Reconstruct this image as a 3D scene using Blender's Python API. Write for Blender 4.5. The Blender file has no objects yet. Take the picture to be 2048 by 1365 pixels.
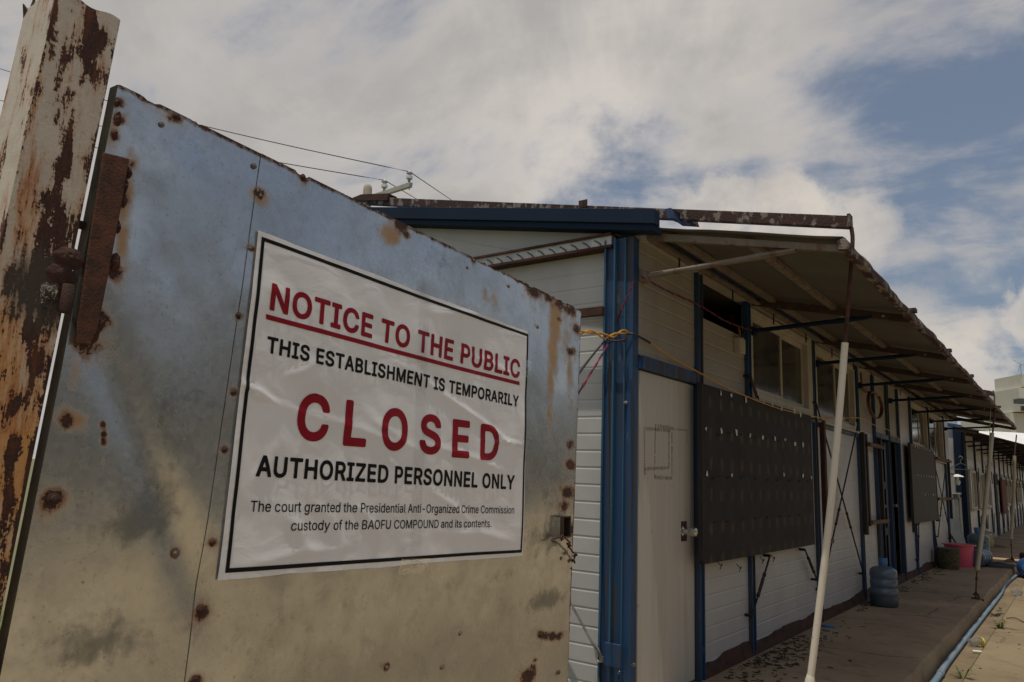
import bpy, bmesh, math, random
import numpy as np
from mathutils import Vector, Matrix
rad = math.radians
SC = bpy.context.scene
COL = SC.collection
E = 1.35                      # eye height above the road; all layout numbers below are relative to the eye

# ------------------------------------------------------------------ camera, sky, sun, exposure
F, YAW, PITCH, ROLL = 1510.0, rad(36.764), rad(10.052), rad(2.162)
def cam_axes():
    fw = np.array([-math.sin(YAW)*math.cos(PITCH), math.cos(YAW)*math.cos(PITCH), math.sin(PITCH)])
    r = np.array([math.cos(YAW), math.sin(YAW), 0.0]); u = np.cross(r, fw)
    return r*math.cos(ROLL)+u*math.sin(ROLL), -r*math.sin(ROLL)+u*math.cos(ROLL), fw
CR, CU, CF = cam_axes()
def ray(x, y): return CR*(x-1024)/F - CU*(y-682.5)/F + CF
def on(x, y, ax, v):          # point of a sight line on the plane coord[ax] = v (eye coordinates)
    d = ray(x, y); return d*(v/d[ax])
def at(x, y, depth): return ray(x, y)*depth

cd = bpy.data.cameras.new('camera'); cam = bpy.data.objects.new('camera', cd); COL.objects.link(cam)
m = Matrix((CR, CU, -CF)).transposed().to_4x4(); m.translation = Vector((0, 0, E)); cam.matrix_world = m
cd.sensor_width = 36; cd.lens = F*36/2048; cd.clip_start = 0.02; cd.clip_end = 3000
SC.camera = cam

SUN = Vector((0.045, -0.19, 1)).normalized()
sl = bpy.data.lights.new('sun', 'SUN'); sl.energy = 3.3; sl.angle = rad(0.5); sl.color = (1, 0.93, 0.82)
so = bpy.data.objects.new('sun', sl); COL.objects.link(so); so.rotation_euler = SUN.to_track_quat('Z', 'Y').to_euler()
so.location = (0, 0, 30)

SC.view_settings.view_transform = 'Standard'; SC.view_settings.look = 'None'
SC.view_settings.exposure = -0.1; SC.view_settings.gamma = 1

class NT:                      # tiny node-tree helper
    def __init__(s, t): s.t = t; t.nodes.clear()
    def n(s, typ, props=None, **ins):
        nd = s.t.nodes.new(typ)
        for k, v in (props or {}).items(): setattr(nd, k, v)
        for k, v in ins.items():
            key = int(k[1:]) if k[0] == 'i' and k[1:].isdigit() else k.replace('_', ' ')
            s.set(nd.inputs[key], v)
        return nd
    def set(s, sock, v):
        if isinstance(v, bpy.types.NodeSocket): s.t.links.new(v, sock)
        elif isinstance(v, (tuple, list)) and sock.type == 'RGBA' and len(v) == 3: sock.default_value = (*v, 1)
        else: sock.default_value = v
    def math(s, op, a, b=0.0, c=0.0, clamp=False):
        nd = s.n('ShaderNodeMath', {'operation': op, 'use_clamp': clamp}); s.set(nd.inputs[0], a); s.set(nd.inputs[1], b)
        s.set(nd.inputs[2], c); return nd.outputs[0]
    def vmath(s, op, a, b=(0, 0, 0)):
        nd = s.n('ShaderNodeVectorMath', {'operation': op}); s.set(nd.inputs[0], a)
        if op == 'SCALE': s.set(nd.inputs['Scale'], b)
        else: s.set(nd.inputs[1], b)
        return nd.outputs['Value'] if op == 'DOT_PRODUCT' else nd.outputs[0]
    def mix(s, f, a, b, mode='MIX'):
        nd = s.n('ShaderNodeMix', {'data_type': 'RGBA', 'blend_type': mode}); s.set(nd.inputs[0], f)
        s.set(nd.inputs[6], a); s.set(nd.inputs[7], b); return nd.outputs[2]
    def step(s, v, lo, hi, a=0.0, b=1.0):
        nd = s.n('ShaderNodeMapRange', {'interpolation_type': 'SMOOTHSTEP'})
        s.set(nd.inputs[0], v); s.set(nd.inputs[1], lo); s.set(nd.inputs[2], hi); s.set(nd.inputs[3], a); s.set(nd.inputs[4], b)
        return nd.outputs[0]
    def noise(s, vec, scale, detail=4, rough=0.55, dist=0.0):
        nd = s.n('ShaderNodeTexNoise', None, Vector=vec, Scale=scale, Detail=detail, Roughness=rough, Distortion=dist); return nd.outputs[0]

W = bpy.data.worlds.new('World'); SC.world = W; W.use_nodes = True
t = NT(W.node_tree)
sky = t.n('ShaderNodeTexSky', {'sky_type': 'NISHITA', 'sun_disc': False, 'sun_elevation': math.asin(SUN.z),
          'sun_rotation': math.atan2(SUN.x, SUN.y), 'air_density': 1.0, 'dust_density': 2.0, 'ozone_density': 1.0})
skyc = t.mix(0.36, t.vmath('SCALE', sky.outputs[0], 0.095), (0.22, 0.25, 0.29))
D_ = t.n('ShaderNodeTexCoord').outputs['Generated']
sep = t.n('ShaderNodeSeparateXYZ', None, i0=D_)
zz = t.math('MAXIMUM', sep.outputs[2], 0.0)
den = t.math('ADD', zz, 0.20)
pl = t.n('ShaderNodeCombineXYZ', None, X=t.math('DIVIDE', sep.outputs[0], den), Y=t.math('DIVIDE', sep.outputs[1], den), Z=0.0).outputs[0]
pls = t.n('ShaderNodeMapping', None, Vector=pl, Rotation=(0, 0, 0.5), Scale=(1.0, 1.4, 1)).outputs[0]
big = t.noise(pl, 0.9, 3, 0.5, 0.3)
det = t.noise(pls, 2.1, 10, 0.60, 0.35)
det2 = t.noise(D_, 4.2, 9, 0.58, 0.35)
fine = t.noise(D_, 7.0, 10, 0.62, 0.2)
def nd(px, py):
    d = ray(px, py); return tuple(d/np.linalg.norm(d))
def lobe(px, py, deg, soft, amp, warp=0.06):   # one cloud mass round a direction, its outline broken up by noise
    dp = t.vmath('DOT_PRODUCT', D_, nd(px, py))
    dp = t.math('ADD', dp, t.math('MULTIPLY', t.math('SUBTRACT', fine, 0.5), warp))
    return t.math('MULTIPLY', t.step(dp, math.cos(rad(deg+soft)), math.cos(rad(max(deg-soft, 0)))), amp)
cov = t.math('ADD', t.math('MULTIPLY', t.math('SUBTRACT', det, 0.5), 2.4), t.math('MULTIPLY', t.math('SUBTRACT', det2, 0.5), 2.0))
left = t.vmath('DOT_PRODUCT', D_, nd(350, 250))
cov = t.math('ADD', cov, t.step(left, 0.60, 0.95, 0.40, 0.84))
cov = t.math('SUBTRACT', cov, lobe(2080, 60, 7, 7, 0.13, 0.04))
cov = t.math('SUBTRACT', cov, lobe(1990, 400, 5, 5, 0.16, 0.04))
cov = t.math('SUBTRACT', cov, lobe(1330, 330, 4, 4, 0.30, 0.03))
cov = t.math('ADD', cov, lobe(1250, 130, 9, 8, 0.22, 0.03))
cov = t.math('SUBTRACT', cov, t.step(t.vmath('DOT_PRODUCT', D_, (0.75, 0.45, 0.48)), 0.55, 0.95, 0.0, 0.25))
cl = t.step(cov, 0.02, 0.92)
dark = t.step(t.math('ADD', t.math('ADD', t.math('MULTIPLY', det2, 0.7), t.math('MULTIPLY', det, 0.4)), lobe(420, 160, 16, 14, 0.10, 0.02)), 0.44, 0.76)
ccol = t.mix(dark, (0.73, 0.67, 0.61), (0.45, 0.43, 0.412))
base = t.mix(t.math('MULTIPLY', cl, 0.95), skyc, ccol)
cu = t.math('MAXIMUM', lobe(1600, 445, 3.6, 0.8, 1.0, 0.011), lobe(1440, 420, 2.4, 0.7, 0.9, 0.009))
cu = t.math('MAXIMUM', cu, lobe(1920, 715, 2.8, 0.8, 0.95, 0.010))
cu = t.math('MAXIMUM', cu, lobe(2075, 640, 1.9, 0.7, 0.9, 0.010))
cu = t.math('MAXIMUM', cu, lobe(1700, 460, 2.6, 0.9, 0.8, 0.010))
cu = t.math('MAXIMUM', cu, lobe(1790, 690, 3.0, 1.4, 0.7, 0.012))
cuc = t.mix(t.step(fine, 0.35, 0.7), (0.76, 0.69, 0.61), (0.50, 0.46, 0.425))
base = t.mix(t.math('MULTIPLY', cu, 0.85), base, cuc)
hz = t.step(sep.outputs[2], 0.0, 0.14, 0.5, 0.0)
base = t.mix(hz, base, (0.42, 0.43, 0.44))
bg = t.n('ShaderNodeBackground', None, Color=base, Strength=1.0)
out = t.n('ShaderNodeOutputWorld'); t.t.links.new(bg.outputs[0], out.inputs[0])

# ------------------------------------------------------------------ numpy noise
def _h(ix, iy, seed):
    a = (ix*374761393 + iy*668265263 + seed*974634777) & 0xffffffff
    a = ((a ^ (a >> 13))*1274126177) & 0xffffffff
    return ((a ^ (a >> 16)) & 0xffff)/65535.0
def vnoise(x, y, seed=0):
    x = np.asarray(x, float); y = np.asarray(y, float)
    ix = np.floor(x).astype(np.int64); iy = np.floor(y).astype(np.int64)
    fx = x-ix; fy = y-iy; fx = fx*fx*(3-2*fx); fy = fy*fy*(3-2*fy)
    a = _h(ix, iy, seed); b = _h(ix+1, iy, seed); c = _h(ix, iy+1, seed); d = _h(ix+1, iy+1, seed)
    return (a*(1-fx)+b*fx)*(1-fy)+(c*(1-fx)+d*fx)*fy
def fbm(x, y, seed=0, o=4):
    s = 0; a = 0.5; n = 0
    for k in range(o):
        s = s+a*vnoise(np.asarray(x)*2**k, np.asarray(y)*2**k, seed+k*17); n += a; a *= 0.5
    return s/n
def ss(v, lo, hi):
    q = np.clip((v-lo)/(hi-lo), 0, 1); return q*q*(3-2*q)

# ------------------------------------------------------------------ materials
MATS = {}
def principled(name):
    mt = bpy.data.materials.new(name); mt.use_nodes = True; tt = NT(mt.node_tree)
    b = tt.n('ShaderNodeBsdfPrincipled'); o = tt.n('ShaderNodeOutputMaterial'); tt.t.links.new(b.outputs[0], o.inputs[0])
    MATS[name] = mt; return tt, b
def coord(tt, stretch=(1, 1, 1)):
    c = tt.n('ShaderNodeTexCoord').outputs['Object']
    return tt.n('ShaderNodeMapping', None, Vector=c, Scale=stretch).outputs[0] if stretch != (1, 1, 1) else c
def M(name, c1, c2=None, scale=6, rough=0.6, metal=0.0, bump=0.0, bscale=60, stretch=(1, 1, 1), spots=(), spec=0.5, rvar=0.1, trans=0, alpha=1):
    tt, b = principled(name); v = coord(tt, stretch); v0 = coord(tt)
    n = tt.noise(v, scale, 6, 0.6)
    col = tt.mix(tt.step(n, 0.3, 0.7), c1, c2 or tuple(x*0.8 for x in c1))
    rr = tt.math('ADD', tt.math('MULTIPLY', n, rvar), rough-rvar/2)
    mm = metal
    for (sc, st, lo, hi, c, f) in spots:
        vv = coord(tt, st); k = tt.math('MULTIPLY', tt.step(tt.noise(vv, sc, 8, 0.65), lo, hi), f)
        col = tt.mix(k, col, c); rr = tt.math('ADD', rr, tt.math('MULTIPLY', k, 0.25), clamp=True)
        if metal: mm = tt.math('MULTIPLY', tt.math('SUBTRACT', 1.0, k), mm)
    tt.set(b.inputs['Base Color'], col); tt.set(b.inputs['Roughness'], rr); tt.set(b.inputs['Metallic'], mm)
    b.inputs['Specular IOR Level'].default_value = spec
    if trans: b.inputs['Transmission Weight'].default_value = trans
    if alpha < 1: b.inputs['Alpha'].default_value = alpha
    if bump:
        h = tt.noise(v0, bscale, 5, 0.6)
        bp = tt.n('ShaderNodeBump', None, Strength=bump, Distance=0.01, Height=h); tt.set(b.inputs['Normal'], bp.outputs[0])
    return MATS[name]
RUST = (0.075, 0.024, 0.012); RUSTD = (0.03, 0.013, 0.009); RUSTO = (0.30, 0.10, 0.025)
Z5 = (1, 1, 0.12)
M('rust', RUST, RUSTD, 9, 0.85, 0, 0.25, 260, spots=((30, (1, 1, 1), 0.6, 0.75, RUSTO, 0.5),))
M('rust_chip', (0.06, 0.02, 0.013), RUSTD, 7, 0.8, 0, 0.5, 100, stretch=(0.6, 1, 1), spots=((9, (1.6, 1, 1), 0.52, 0.57, (0.33, 0.30, 0.25), 0.6),))
M('panel', (0.48, 0.475, 0.46), (0.42, 0.415, 0.40), 3, 0.42, 0, 0.05, 30, spots=((2.2, Z5, 0.56, 0.78, (0.36, 0.33, 0.29), 0.45), (24, (1, 1, 1), 0.70, 0.78, (0.2, 0.18, 0.15), 0.5)))
M('panel_awning_shade', (0.33, 0.31, 0.27), (0.28, 0.26, 0.22), 3, 0.5, 0, 0.05, 30, spots=((2.2, Z5, 0.56, 0.78, (0.2, 0.17, 0.13), 0.5),))  # darker panel copy, awning shade put into the colour, dirt streaks on top
M('panel_opp', (0.60, 0.62, 0.60), (0.53, 0.55, 0.53), 1, 0.5, spots=((1.5, Z5, 0.5, 0.8, (0.24, 0.23, 0.20), 0.5),))
M('panel_far', (0.48, 0.48, 0.47), (0.42, 0.42, 0.41), 2, 0.4, 0, 0.05, 30, spots=((2.0, Z5, 0.55, 0.8, (0.33, 0.31, 0.28), 0.5),))
M('door_white', (0.50, 0.475, 0.42), (0.45, 0.43, 0.38), 3, 0.45, 0, 0.04, 40, stretch=(1, 6, 0.2), spots=((4, Z5, 0.52, 0.8, (0.30, 0.26, 0.19), 0.55), (9, (1, 1, 1), 0.66, 0.74, (0.12, 0.10, 0.075), 0.5)))
M('blue', (0.0085, 0.042, 0.115), (0.012, 0.054, 0.135), 4, 0.5, 0, 0.12, 60, stretch=Z5, spots=((9, (2.5, 2.5, 0.08), 0.51, 0.58, (0.052, 0.038, 0.024), 0.85), (18, (1, 1, 0.4), 0.62, 0.7, (0.07, 0.11, 0.14), 0.7), (45, (1, 1, 0.5), 0.62, 0.66, (0.05, 0.03, 0.02), 0.8)))
M('blue_dark', (0.0045, 0.0145, 0.036), (0.006, 0.019, 0.045), 3, 0.75, 0, 0.08, 60, spots=((9, (3, 3, 0.2), 0.6, 0.75, (0.015, 0.025, 0.04), 0.6),), spec=0.25)
M('blue_lip', (0.03, 0.10, 0.155), (0.018, 0.07, 0.16), 6, 0.5, 0, 0.1, 60, stretch=Z5, spots=((9, (2, 2, 0.2), 0.58, 0.68, (0.06, 0.05, 0.04), 0.7),))
M('awning_sheet', (0.12, 0.112, 0.095), (0.095, 0.088, 0.074), 2, 0.75, 0, 0.1, 20, spots=((5, (1, 1, 1), 0.58, 0.75, (0.17, 0.13, 0.09), 0.4),))
M('rafter', (0.075, 0.048, 0.034), (0.045, 0.028, 0.02), 7, 0.75, 0, 0.3, 80, spots=((12, (1, 1, 1), 0.60, 0.68, (0.20, 0.17, 0.14), 0.5),))
M('purlin', (0.19, 0.155, 0.12), (0.14, 0.115, 0.085), 7, 0.7, 0, 0.2, 80, spots=((12, (1, 1, 1), 0.52, 0.62, (0.12, 0.055, 0.03), 0.7),))
M('galv_rail', (0.55, 0.55, 0.54), (0.40, 0.40, 0.39), 12, 0.5, 0.25, 0.2, 60)
M('frame_cream', (0.46, 0.42, 0.34), (0.39, 0.35, 0.28), 6, 0.5, 0, 0.05, 50, spots=((20, (1, 1, 1), 0.66, 0.74, (0.18, 0.12, 0.08), 0.6),))
M('glass', (0.035, 0.035, 0.033), (0.075, 0.07, 0.06), 3, 0.12, 0, 0.0, 1, spots=((4, (1, 1, 0.4), 0.5, 0.8, (0.12, 0.115, 0.10), 0.6),), rvar=0.2)
M('dark_inside', (0.03, 0.026, 0.022), (0.02, 0.018, 0.016), 3, 0.9)
M('black_frame', (0.018, 0.015, 0.014), (0.03, 0.022, 0.018), 8, 0.7, 0, 0.2, 50)
M('wood', (0.16, 0.085, 0.04), (0.10, 0.05, 0.025), 9, 0.8, 0, 0.3, 80, stretch=(3, 1, 3))
M('paper', (0.72, 0.70, 0.66), (0.6, 0.58, 0.54), 30, 0.7)
M('wire_black', (0.015, 0.014, 0.014), None, 5, 0.6)
M('wire_yellow', (0.62, 0.30, 0.02), (0.5, 0.24, 0.02), 30, 0.4)
M('string_pale', (0.42, 0.36, 0.16), (0.34, 0.28, 0.11), 30, 0.6)
M('wire_red', (0.28, 0.015, 0.05), (0.2, 0.01, 0.04), 30, 0.45)
M('steel', (0.35, 0.34, 0.32), (0.2, 0.17, 0.14), 20, 0.4, 0.8, 0.1, 80)
M('chrome', (0.6, 0.58, 0.55), (0.45, 0.43, 0.40), 20, 0.25, 0.95)
M('pvc', (0.70, 0.66, 0.56), (0.62, 0.57, 0.46), 4, 0.45, 0, 0.03, 40, stretch=(1, 1, 0.15), spots=((16, (1, 1, 0.2), 0.56, 0.7, (0.36, 0.29, 0.20), 0.55), (60, (1, 1, 0.3), 0.64, 0.69, (0.12, 0.09, 0.06), 0.7)))
M('pvc_dirty', (0.40, 0.35, 0.24), (0.32, 0.27, 0.18), 6, 0.5, 0, 0.05, 40, stretch=(1, 1, 0.2))
M('insulator', (0.42, 0.46, 0.47), (0.36, 0.40, 0.41), 6, 0.25)
M('insulator_white', (0.70, 0.71, 0.70), (0.62, 0.63, 0.62), 6, 0.3)
M('pole_concrete', (0.42, 0.37, 0.29), (0.33, 0.29, 0.22), 9, 0.85, 0, 0.2, 40)
M('crossarm', (0.44, 0.42, 0.37), (0.36, 0.34, 0.29), 9, 0.7, 0, 0.1, 40)
M('tower', (0.60, 0.58, 0.50), (0.54, 0.52, 0.45), 0.6, 0.8)
M('tower_dark', (0.07, 0.08, 0.09), None, 2, 0.6)
M('jug_blue', (0.10, 0.145, 0.20), (0.08, 0.115, 0.16), 5, 0.22, 0, 0.03, 20, spots=((6, (1, 1, 1), 0.55, 0.7, (0.10, 0.12, 0.12), 0.5),), spec=0.6)
M('jug_murk', (0.05, 0.085, 0.11), (0.04, 0.06, 0.07), 5, 0.25)
M('jug_bright', (0.04, 0.11, 0.30), (0.035, 0.09, 0.24), 5, 0.18, trans=0.35)
M('cap_blue', (0.05, 0.17, 0.42), None, 6, 0.4)
M('pink', (0.66, 0.10, 0.16), (0.58, 0.08, 0.14), 5, 0.35)
M('jug_yellow', (0.45, 0.38, 0.20), (0.36, 0.30, 0.15), 5, 0.3)
M('cloth_dark', (0.02, 0.02, 0.022), (0.05, 0.04, 0.03), 14, 0.95, 0, 0.5, 60)
M('cloth_orange', (0.5, 0.10, 0.02), None, 14, 0.9)
M('cloth_brown', (0.22, 0.13, 0.07), (0.12, 0.07, 0.04), 14, 0.95)
M('pipe_blue', (0.105, 0.17, 0.23), (0.15, 0.20, 0.23), 3, 0.55, 0, 0.08, 50, spots=((7, (1, 0.4, 1), 0.55, 0.75, (0.30, 0.27, 0.22), 0.5),))
M('clear_plastic', (0.8, 0.8, 0.78), None, 6, 0.12, trans=0.9, alpha=0.55)
M('yellow_plastic', (0.6, 0.45, 0.03), None, 6, 0.4)
M('weed', (0.07, 0.10, 0.025), (0.12, 0.11, 0.03), 12, 0.8)
M('grass_blade', (0.08, 0.15, 0.025), (0.12, 0.20, 0.04), 4, 0.7)
M('leaf', (0.04, 0.065, 0.022), (0.06, 0.09, 0.03), 2, 0.8)
M('bark', (0.12, 0.09, 0.06), None, 8, 0.9)
M('hose', (0.17, 0.065, 0.035), (0.12, 0.045, 0.025), 8, 0.6)
M('white_board', (0.62, 0.62, 0.60), (0.55, 0.55, 0.53), 4, 0.6)
M('debris', (0.018, 0.012, 0.009), (0.035, 0.022, 0.015), 20, 0.95)
M('ground', (0.10, 0.13, 0.05), (0.16, 0.14, 0.08), 0.5, 0.95, 0, 0.4, 8)
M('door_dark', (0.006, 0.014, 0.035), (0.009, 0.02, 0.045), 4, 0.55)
M('roof_blue', (0.02, 0.07, 0.19), (0.025, 0.085, 0.22), 3, 0.45)
M('roof_white', (0.75, 0.75, 0.73), (0.66, 0.66, 0.64), 3, 0.5)
M('red_board', (0.14, 0.04, 0.03), (0.10, 0.03, 0.025), 5, 0.8, stretch=(1, 6, 0.3))
M('marks', (0.20, 0.19, 0.16), (0.42, 0.40, 0.34), 70, 0.8)
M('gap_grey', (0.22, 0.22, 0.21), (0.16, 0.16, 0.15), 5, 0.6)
M('basket_dark', (0.02, 0.02, 0.015), (0.10, 0.085, 0.03), 26, 0.6, 0, 0.3, 60)
M('red_ink', (0.30, 0.006, 0.018), (0.27, 0.006, 0.016), 20, 0.4, spec=0.2)
M('black_ink', (0.007, 0.007, 0.007), (0.010, 0.010, 0.009), 20, 0.45, spec=0.15)
M('tape', (0.8, 0.8, 0.78), None, 10, 0.15, trans=1.0, alpha=0.22)

def concrete(name, c1, c2, c3, scale, crack=0.0):
    tt, b = principled(name); v = coord(tt)
    n1 = tt.noise(v, scale, 8, 0.6); n2 = tt.noise(v, scale*7, 6, 0.65); n3 = tt.noise(v, scale*90, 3, 0.6)
    col = tt.mix(tt.step(n1, 0.32, 0.68), c1, c2)
    col = tt.mix(tt.math('MULTIPLY', tt.step(n2, 0.5, 0.72), 0.6), col, c3)
    col = tt.mix(tt.math('MULTIPLY', tt.step(n3, 0.58, 0.72), 0.45), col, tuple(x*0.5 for x in c2))
    if crack:
        vo = tt.n('ShaderNodeTexVoronoi', {'feature': 'DISTANCE_TO_EDGE'}, Vector=tt.vmath('ADD', v, tt.n('ShaderNodeCombineXYZ', None, X=tt.math('MULTIPLY', n2, 0.35), Y=tt.math('MULTIPLY', n1, 0.5), Z=0.0).outputs[0]), Scale=crack)
        k = tt.math('MULTIPLY', tt.step(vo.outputs[0], 0.002, 0.007, 1, 0), tt.step(n1, 0.45, 0.55))
        col = tt.mix(tt.math('MULTIPLY', k, 0.7), col, (0.04, 0.032, 0.025))
    tt.set(b.inputs['Base Color'], col); b.inputs['Roughness'].default_value = 0.88; b.inputs['Specular IOR Level'].default_value = 0.25
    h = tt.math('ADD', tt.math('MULTIPLY', n2, 0.5), tt.math('MULTIPLY', n3, 0.3))
    bp = tt.n('ShaderNodeBump', None, Strength=0.5, Distance=0.012, Height=h); tt.set(b.inputs['Normal'], bp.outputs[0])
concrete('concrete_platform', (0.39, 0.285, 0.18), (0.28, 0.20, 0.122), (0.16, 0.108, 0.065), 1.1, 0.45)
concrete('concrete_road', (0.245, 0.19, 0.115), (0.195, 0.15, 0.088), (0.13, 0.098, 0.055), 0.9, 0.55)
concrete('concrete_yard', (0.34, 0.265, 0.16), (0.28, 0.215, 0.125), (0.21, 0.16, 0.092), 0.5)
concrete('concrete_gutter', (0.22, 0.165, 0.10), (0.155, 0.115, 0.068), (0.075, 0.055, 0.032), 1.6, 0.8)

def attr_metal():              # galvanised sheet: red = rust, green = orange stain, blue = dark dirt, alpha unused
    tt, b = principled('galvanised'); v = coord(tt)
    at_ = tt.n('ShaderNodeAttribute', {'attribute_name': 'wear'}); sp = tt.n('ShaderNodeSeparateColor', None, i0=at_.outputs[0])
    R_, G_, B_ = sp.outputs[0], sp.outputs[1], sp.outputs[2]
    n1 = tt.noise(v, 28, 7, 0.65); n2 = tt.noise(v, 170, 4, 0.6); n0 = tt.noise(v, 4, 6, 0.6)
    vo = tt.n('ShaderNodeTexVoronoi', None, Vector=v, Scale=95).outputs['Color']
    vf = tt.n('ShaderNodeSeparateColor', None, i0=vo).outputs[0]
    rk = tt.step(tt.math('ADD', R_, tt.math('ADD', tt.math('MULTIPLY', tt.math('SUBTRACT', n1, 0.5), 1.5), tt.math('MULTIPLY', tt.math('SUBTRACT', n2, 0.5), 0.9))), 0.44, 0.56)
    gk = tt.math('MULTIPLY', tt.step(tt.math('ADD', G_, tt.math('MULTIPLY', tt.math('SUBTRACT', n1, 0.5), 0.9)), 0.12, 0.75), 0.88)
    dk = tt.step(tt.math('ADD', B_, tt.math('MULTIPLY', tt.math('SUBTRACT', n1, 0.5), 1.1)), 0.12, 0.62)
    col = tt.mix(vf, (0.56, 0.575, 0.575), (0.64, 0.655, 0.655))
    col = tt.mix(tt.step(n0, 0.35, 0.7), col, (0.50, 0.515, 0.51))
    n4 = tt.noise(v, 11, 7, 0.68, 0.4); sc_ = tt.noise(tt.n('ShaderNodeMapping', None, Vector=v, Rotation=(0.5, 0.0, 0.0), Scale=(30, 30, 1.2)).outputs[0], 9, 3, 0.6)
    col = tt.mix(tt.math('MULTIPLY', tt.step(n4, 0.46, 0.66), 0.25), col, (0.30, 0.31, 0.30))
    col = tt.mix(tt.math('MULTIPLY', tt.step(n4, 0.34, 0.42, 1, 0), 0.22), col, (0.68, 0.68, 0.64))
    col = tt.mix(tt.math('MULTIPLY', tt.step(n2, 0.6, 0.70), 0.5), col, (0.16, 0.16, 0.15))
    col = tt.mix(tt.math('MULTIPLY', tt.step(sc_, 0.68, 0.74), 0.35), col, (0.14, 0.14, 0.13))
    col = tt.mix(tt.math('MULTIPLY', dk, 0.65), col, (0.13, 0.14, 0.14))
    st = tt.mix(n1, (0.50, 0.24, 0.07), (0.40, 0.27, 0.12))
    col = tt.mix(gk, col, st)
    ek = tt.math('ADD', R_, tt.math('MULTIPLY', tt.math('SUBTRACT', n1, 0.5), 1.1)); col = tt.mix(tt.math('MULTIPLY', tt.step(ek, 0.16, 0.46), 0.75), col, (0.27, 0.135, 0.06))
    rc = tt.mix(tt.step(n2, 0.35, 0.65), RUST, RUSTD); rc = tt.mix(tt.math('MULTIPLY', tt.step(n1, 0.55, 0.7), 0.5), rc, (0.22, 0.07, 0.02))
    col = tt.mix(rk, col, rc)
    keep = tt.math('MULTIPLY', tt.math('SUBTRACT', 1.0, rk), tt.math('SUBTRACT', 1.0, tt.math('MULTIPLY', gk, 0.7)))
    tt.set(b.inputs['Base Color'], col); tt.set(b.inputs['Metallic'], tt.math('MULTIPLY', keep, 0.9))
    rr = tt.math('ADD', tt.math('MULTIPLY', n0, 0.10), tt.math('MULTIPLY', vf, 0.04)); rr = tt.math('ADD', rr, 0.13)
    rr = tt.math('ADD', rr, tt.math('MULTIPLY', dk, 0.12)); rr = tt.math('ADD', rr, tt.math('MULTIPLY', tt.step(n4, 0.4, 0.65), 0.06))
    rr = tt.math('ADD', rr, tt.math('MULTIPLY', tt.math('SUBTRACT', 1.0, keep), 0.45), clamp=True)
    tt.set(b.inputs['Roughness'], rr)
    h = tt.math('ADD', tt.math('MULTIPLY', n1, 0.12), tt.math('MULTIPLY', rk, tt.math('ADD', 0.2, tt.math('MULTIPLY', n2, 0.8))))
    bp = tt.n('ShaderNodeBump', None, Strength=0.35, Distance=0.004, Height=h); tt.set(b.inputs['Normal'], bp.outputs[0])
attr_metal()
def attr_paint():              # old cream paint flaking off a rusty post: red = bare dark rust, green = orange bleed, blue = burnt soot
    tt, b = principled('flaking_paint'); v = coord(tt); vs = coord(tt, (1, 1, 0.16))
    at_ = tt.n('ShaderNodeAttribute', {'attribute_name': 'wear'}); sp = tt.n('ShaderNodeSeparateColor', None, i0=at_.outputs[0])
    R_, G_, B_ = sp.outputs[0], sp.outputs[1], sp.outputs[2]
    n1 = tt.noise(v, 26, 8, 0.7, 0.4); n2 = tt.noise(vs, 60, 7, 0.68); n3 = tt.noise(v, 190, 4, 0.6)
    q = tt.math('ADD', tt.math('ADD', tt.math('MULTIPLY', tt.math('SUBTRACT', n1, 0.5), 0.75), tt.math('MULTIPLY', tt.math('SUBTRACT', n3, 0.5), 0.6)), tt.math('MULTIPLY', tt.math('SUBTRACT', n2, 0.5), 2.1))
    e = tt.math('ADD', R_, q)
    rk = tt.step(e, 0.50, 0.535); halo = tt.step(e, 0.30, 0.52)
    ok = tt.math('MULTIPLY', tt.step(tt.math('ADD', G_, tt.math('MULTIPLY', tt.math('SUBTRACT', n2, 0.5), 1.6)), 0.30, 0.85), 0.92)
    paint = tt.mix(tt.step(n1, 0.35, 0.7), (0.56, 0.50, 0.41), (0.47, 0.41, 0.32))
    paint = tt.mix(tt.math('MULTIPLY', tt.step(n3, 0.66, 0.72), 0.6), paint, (0.10, 0.06, 0.04))
    ora = tt.mix(tt.step(n2, 0.4, 0.6), (0.56, 0.27, 0.075), (0.36, 0.12, 0.025))
    col = tt.mix(tt.math('MULTIPLY', halo, tt.math('ADD', tt.math('MULTIPLY', G_, 0.7), 0.3)), paint, (0.43, 0.25, 0.11))
    col = tt.mix(ok, col, ora)
    rc = tt.mix(tt.step(n3, 0.4, 0.65), (0.062, 0.020, 0.010), (0.026, 0.012, 0.008)); rc = tt.mix(tt.math('MULTIPLY', tt.step(n2, 0.52, 0.68), 0.55), rc, (0.16, 0.05, 0.016))
    col = tt.mix(rk, col, rc)
    bk = tt.step(tt.math('ADD', B_, tt.math('MULTIPLY', q, 0.5)), 0.3, 0.8)
    col = tt.mix(tt.math('MULTIPLY', bk, 0.85), col, (0.055, 0.045, 0.035))
    tt.set(b.inputs['Base Color'], col); tt.set(b.inputs['Roughness'], tt.math('ADD', 0.5, tt.math('MULTIPLY', rk, 0.35)))
    h = tt.math('ADD', tt.math('MULTIPLY', rk, -0.6), tt.math('MULTIPLY', n3, 0.35))
    bp = tt.n('ShaderNodeBump', None, Strength=0.6, Distance=0.003, Height=h); tt.set(b.inputs['Normal'], bp.outputs[0])
attr_paint()
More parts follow.
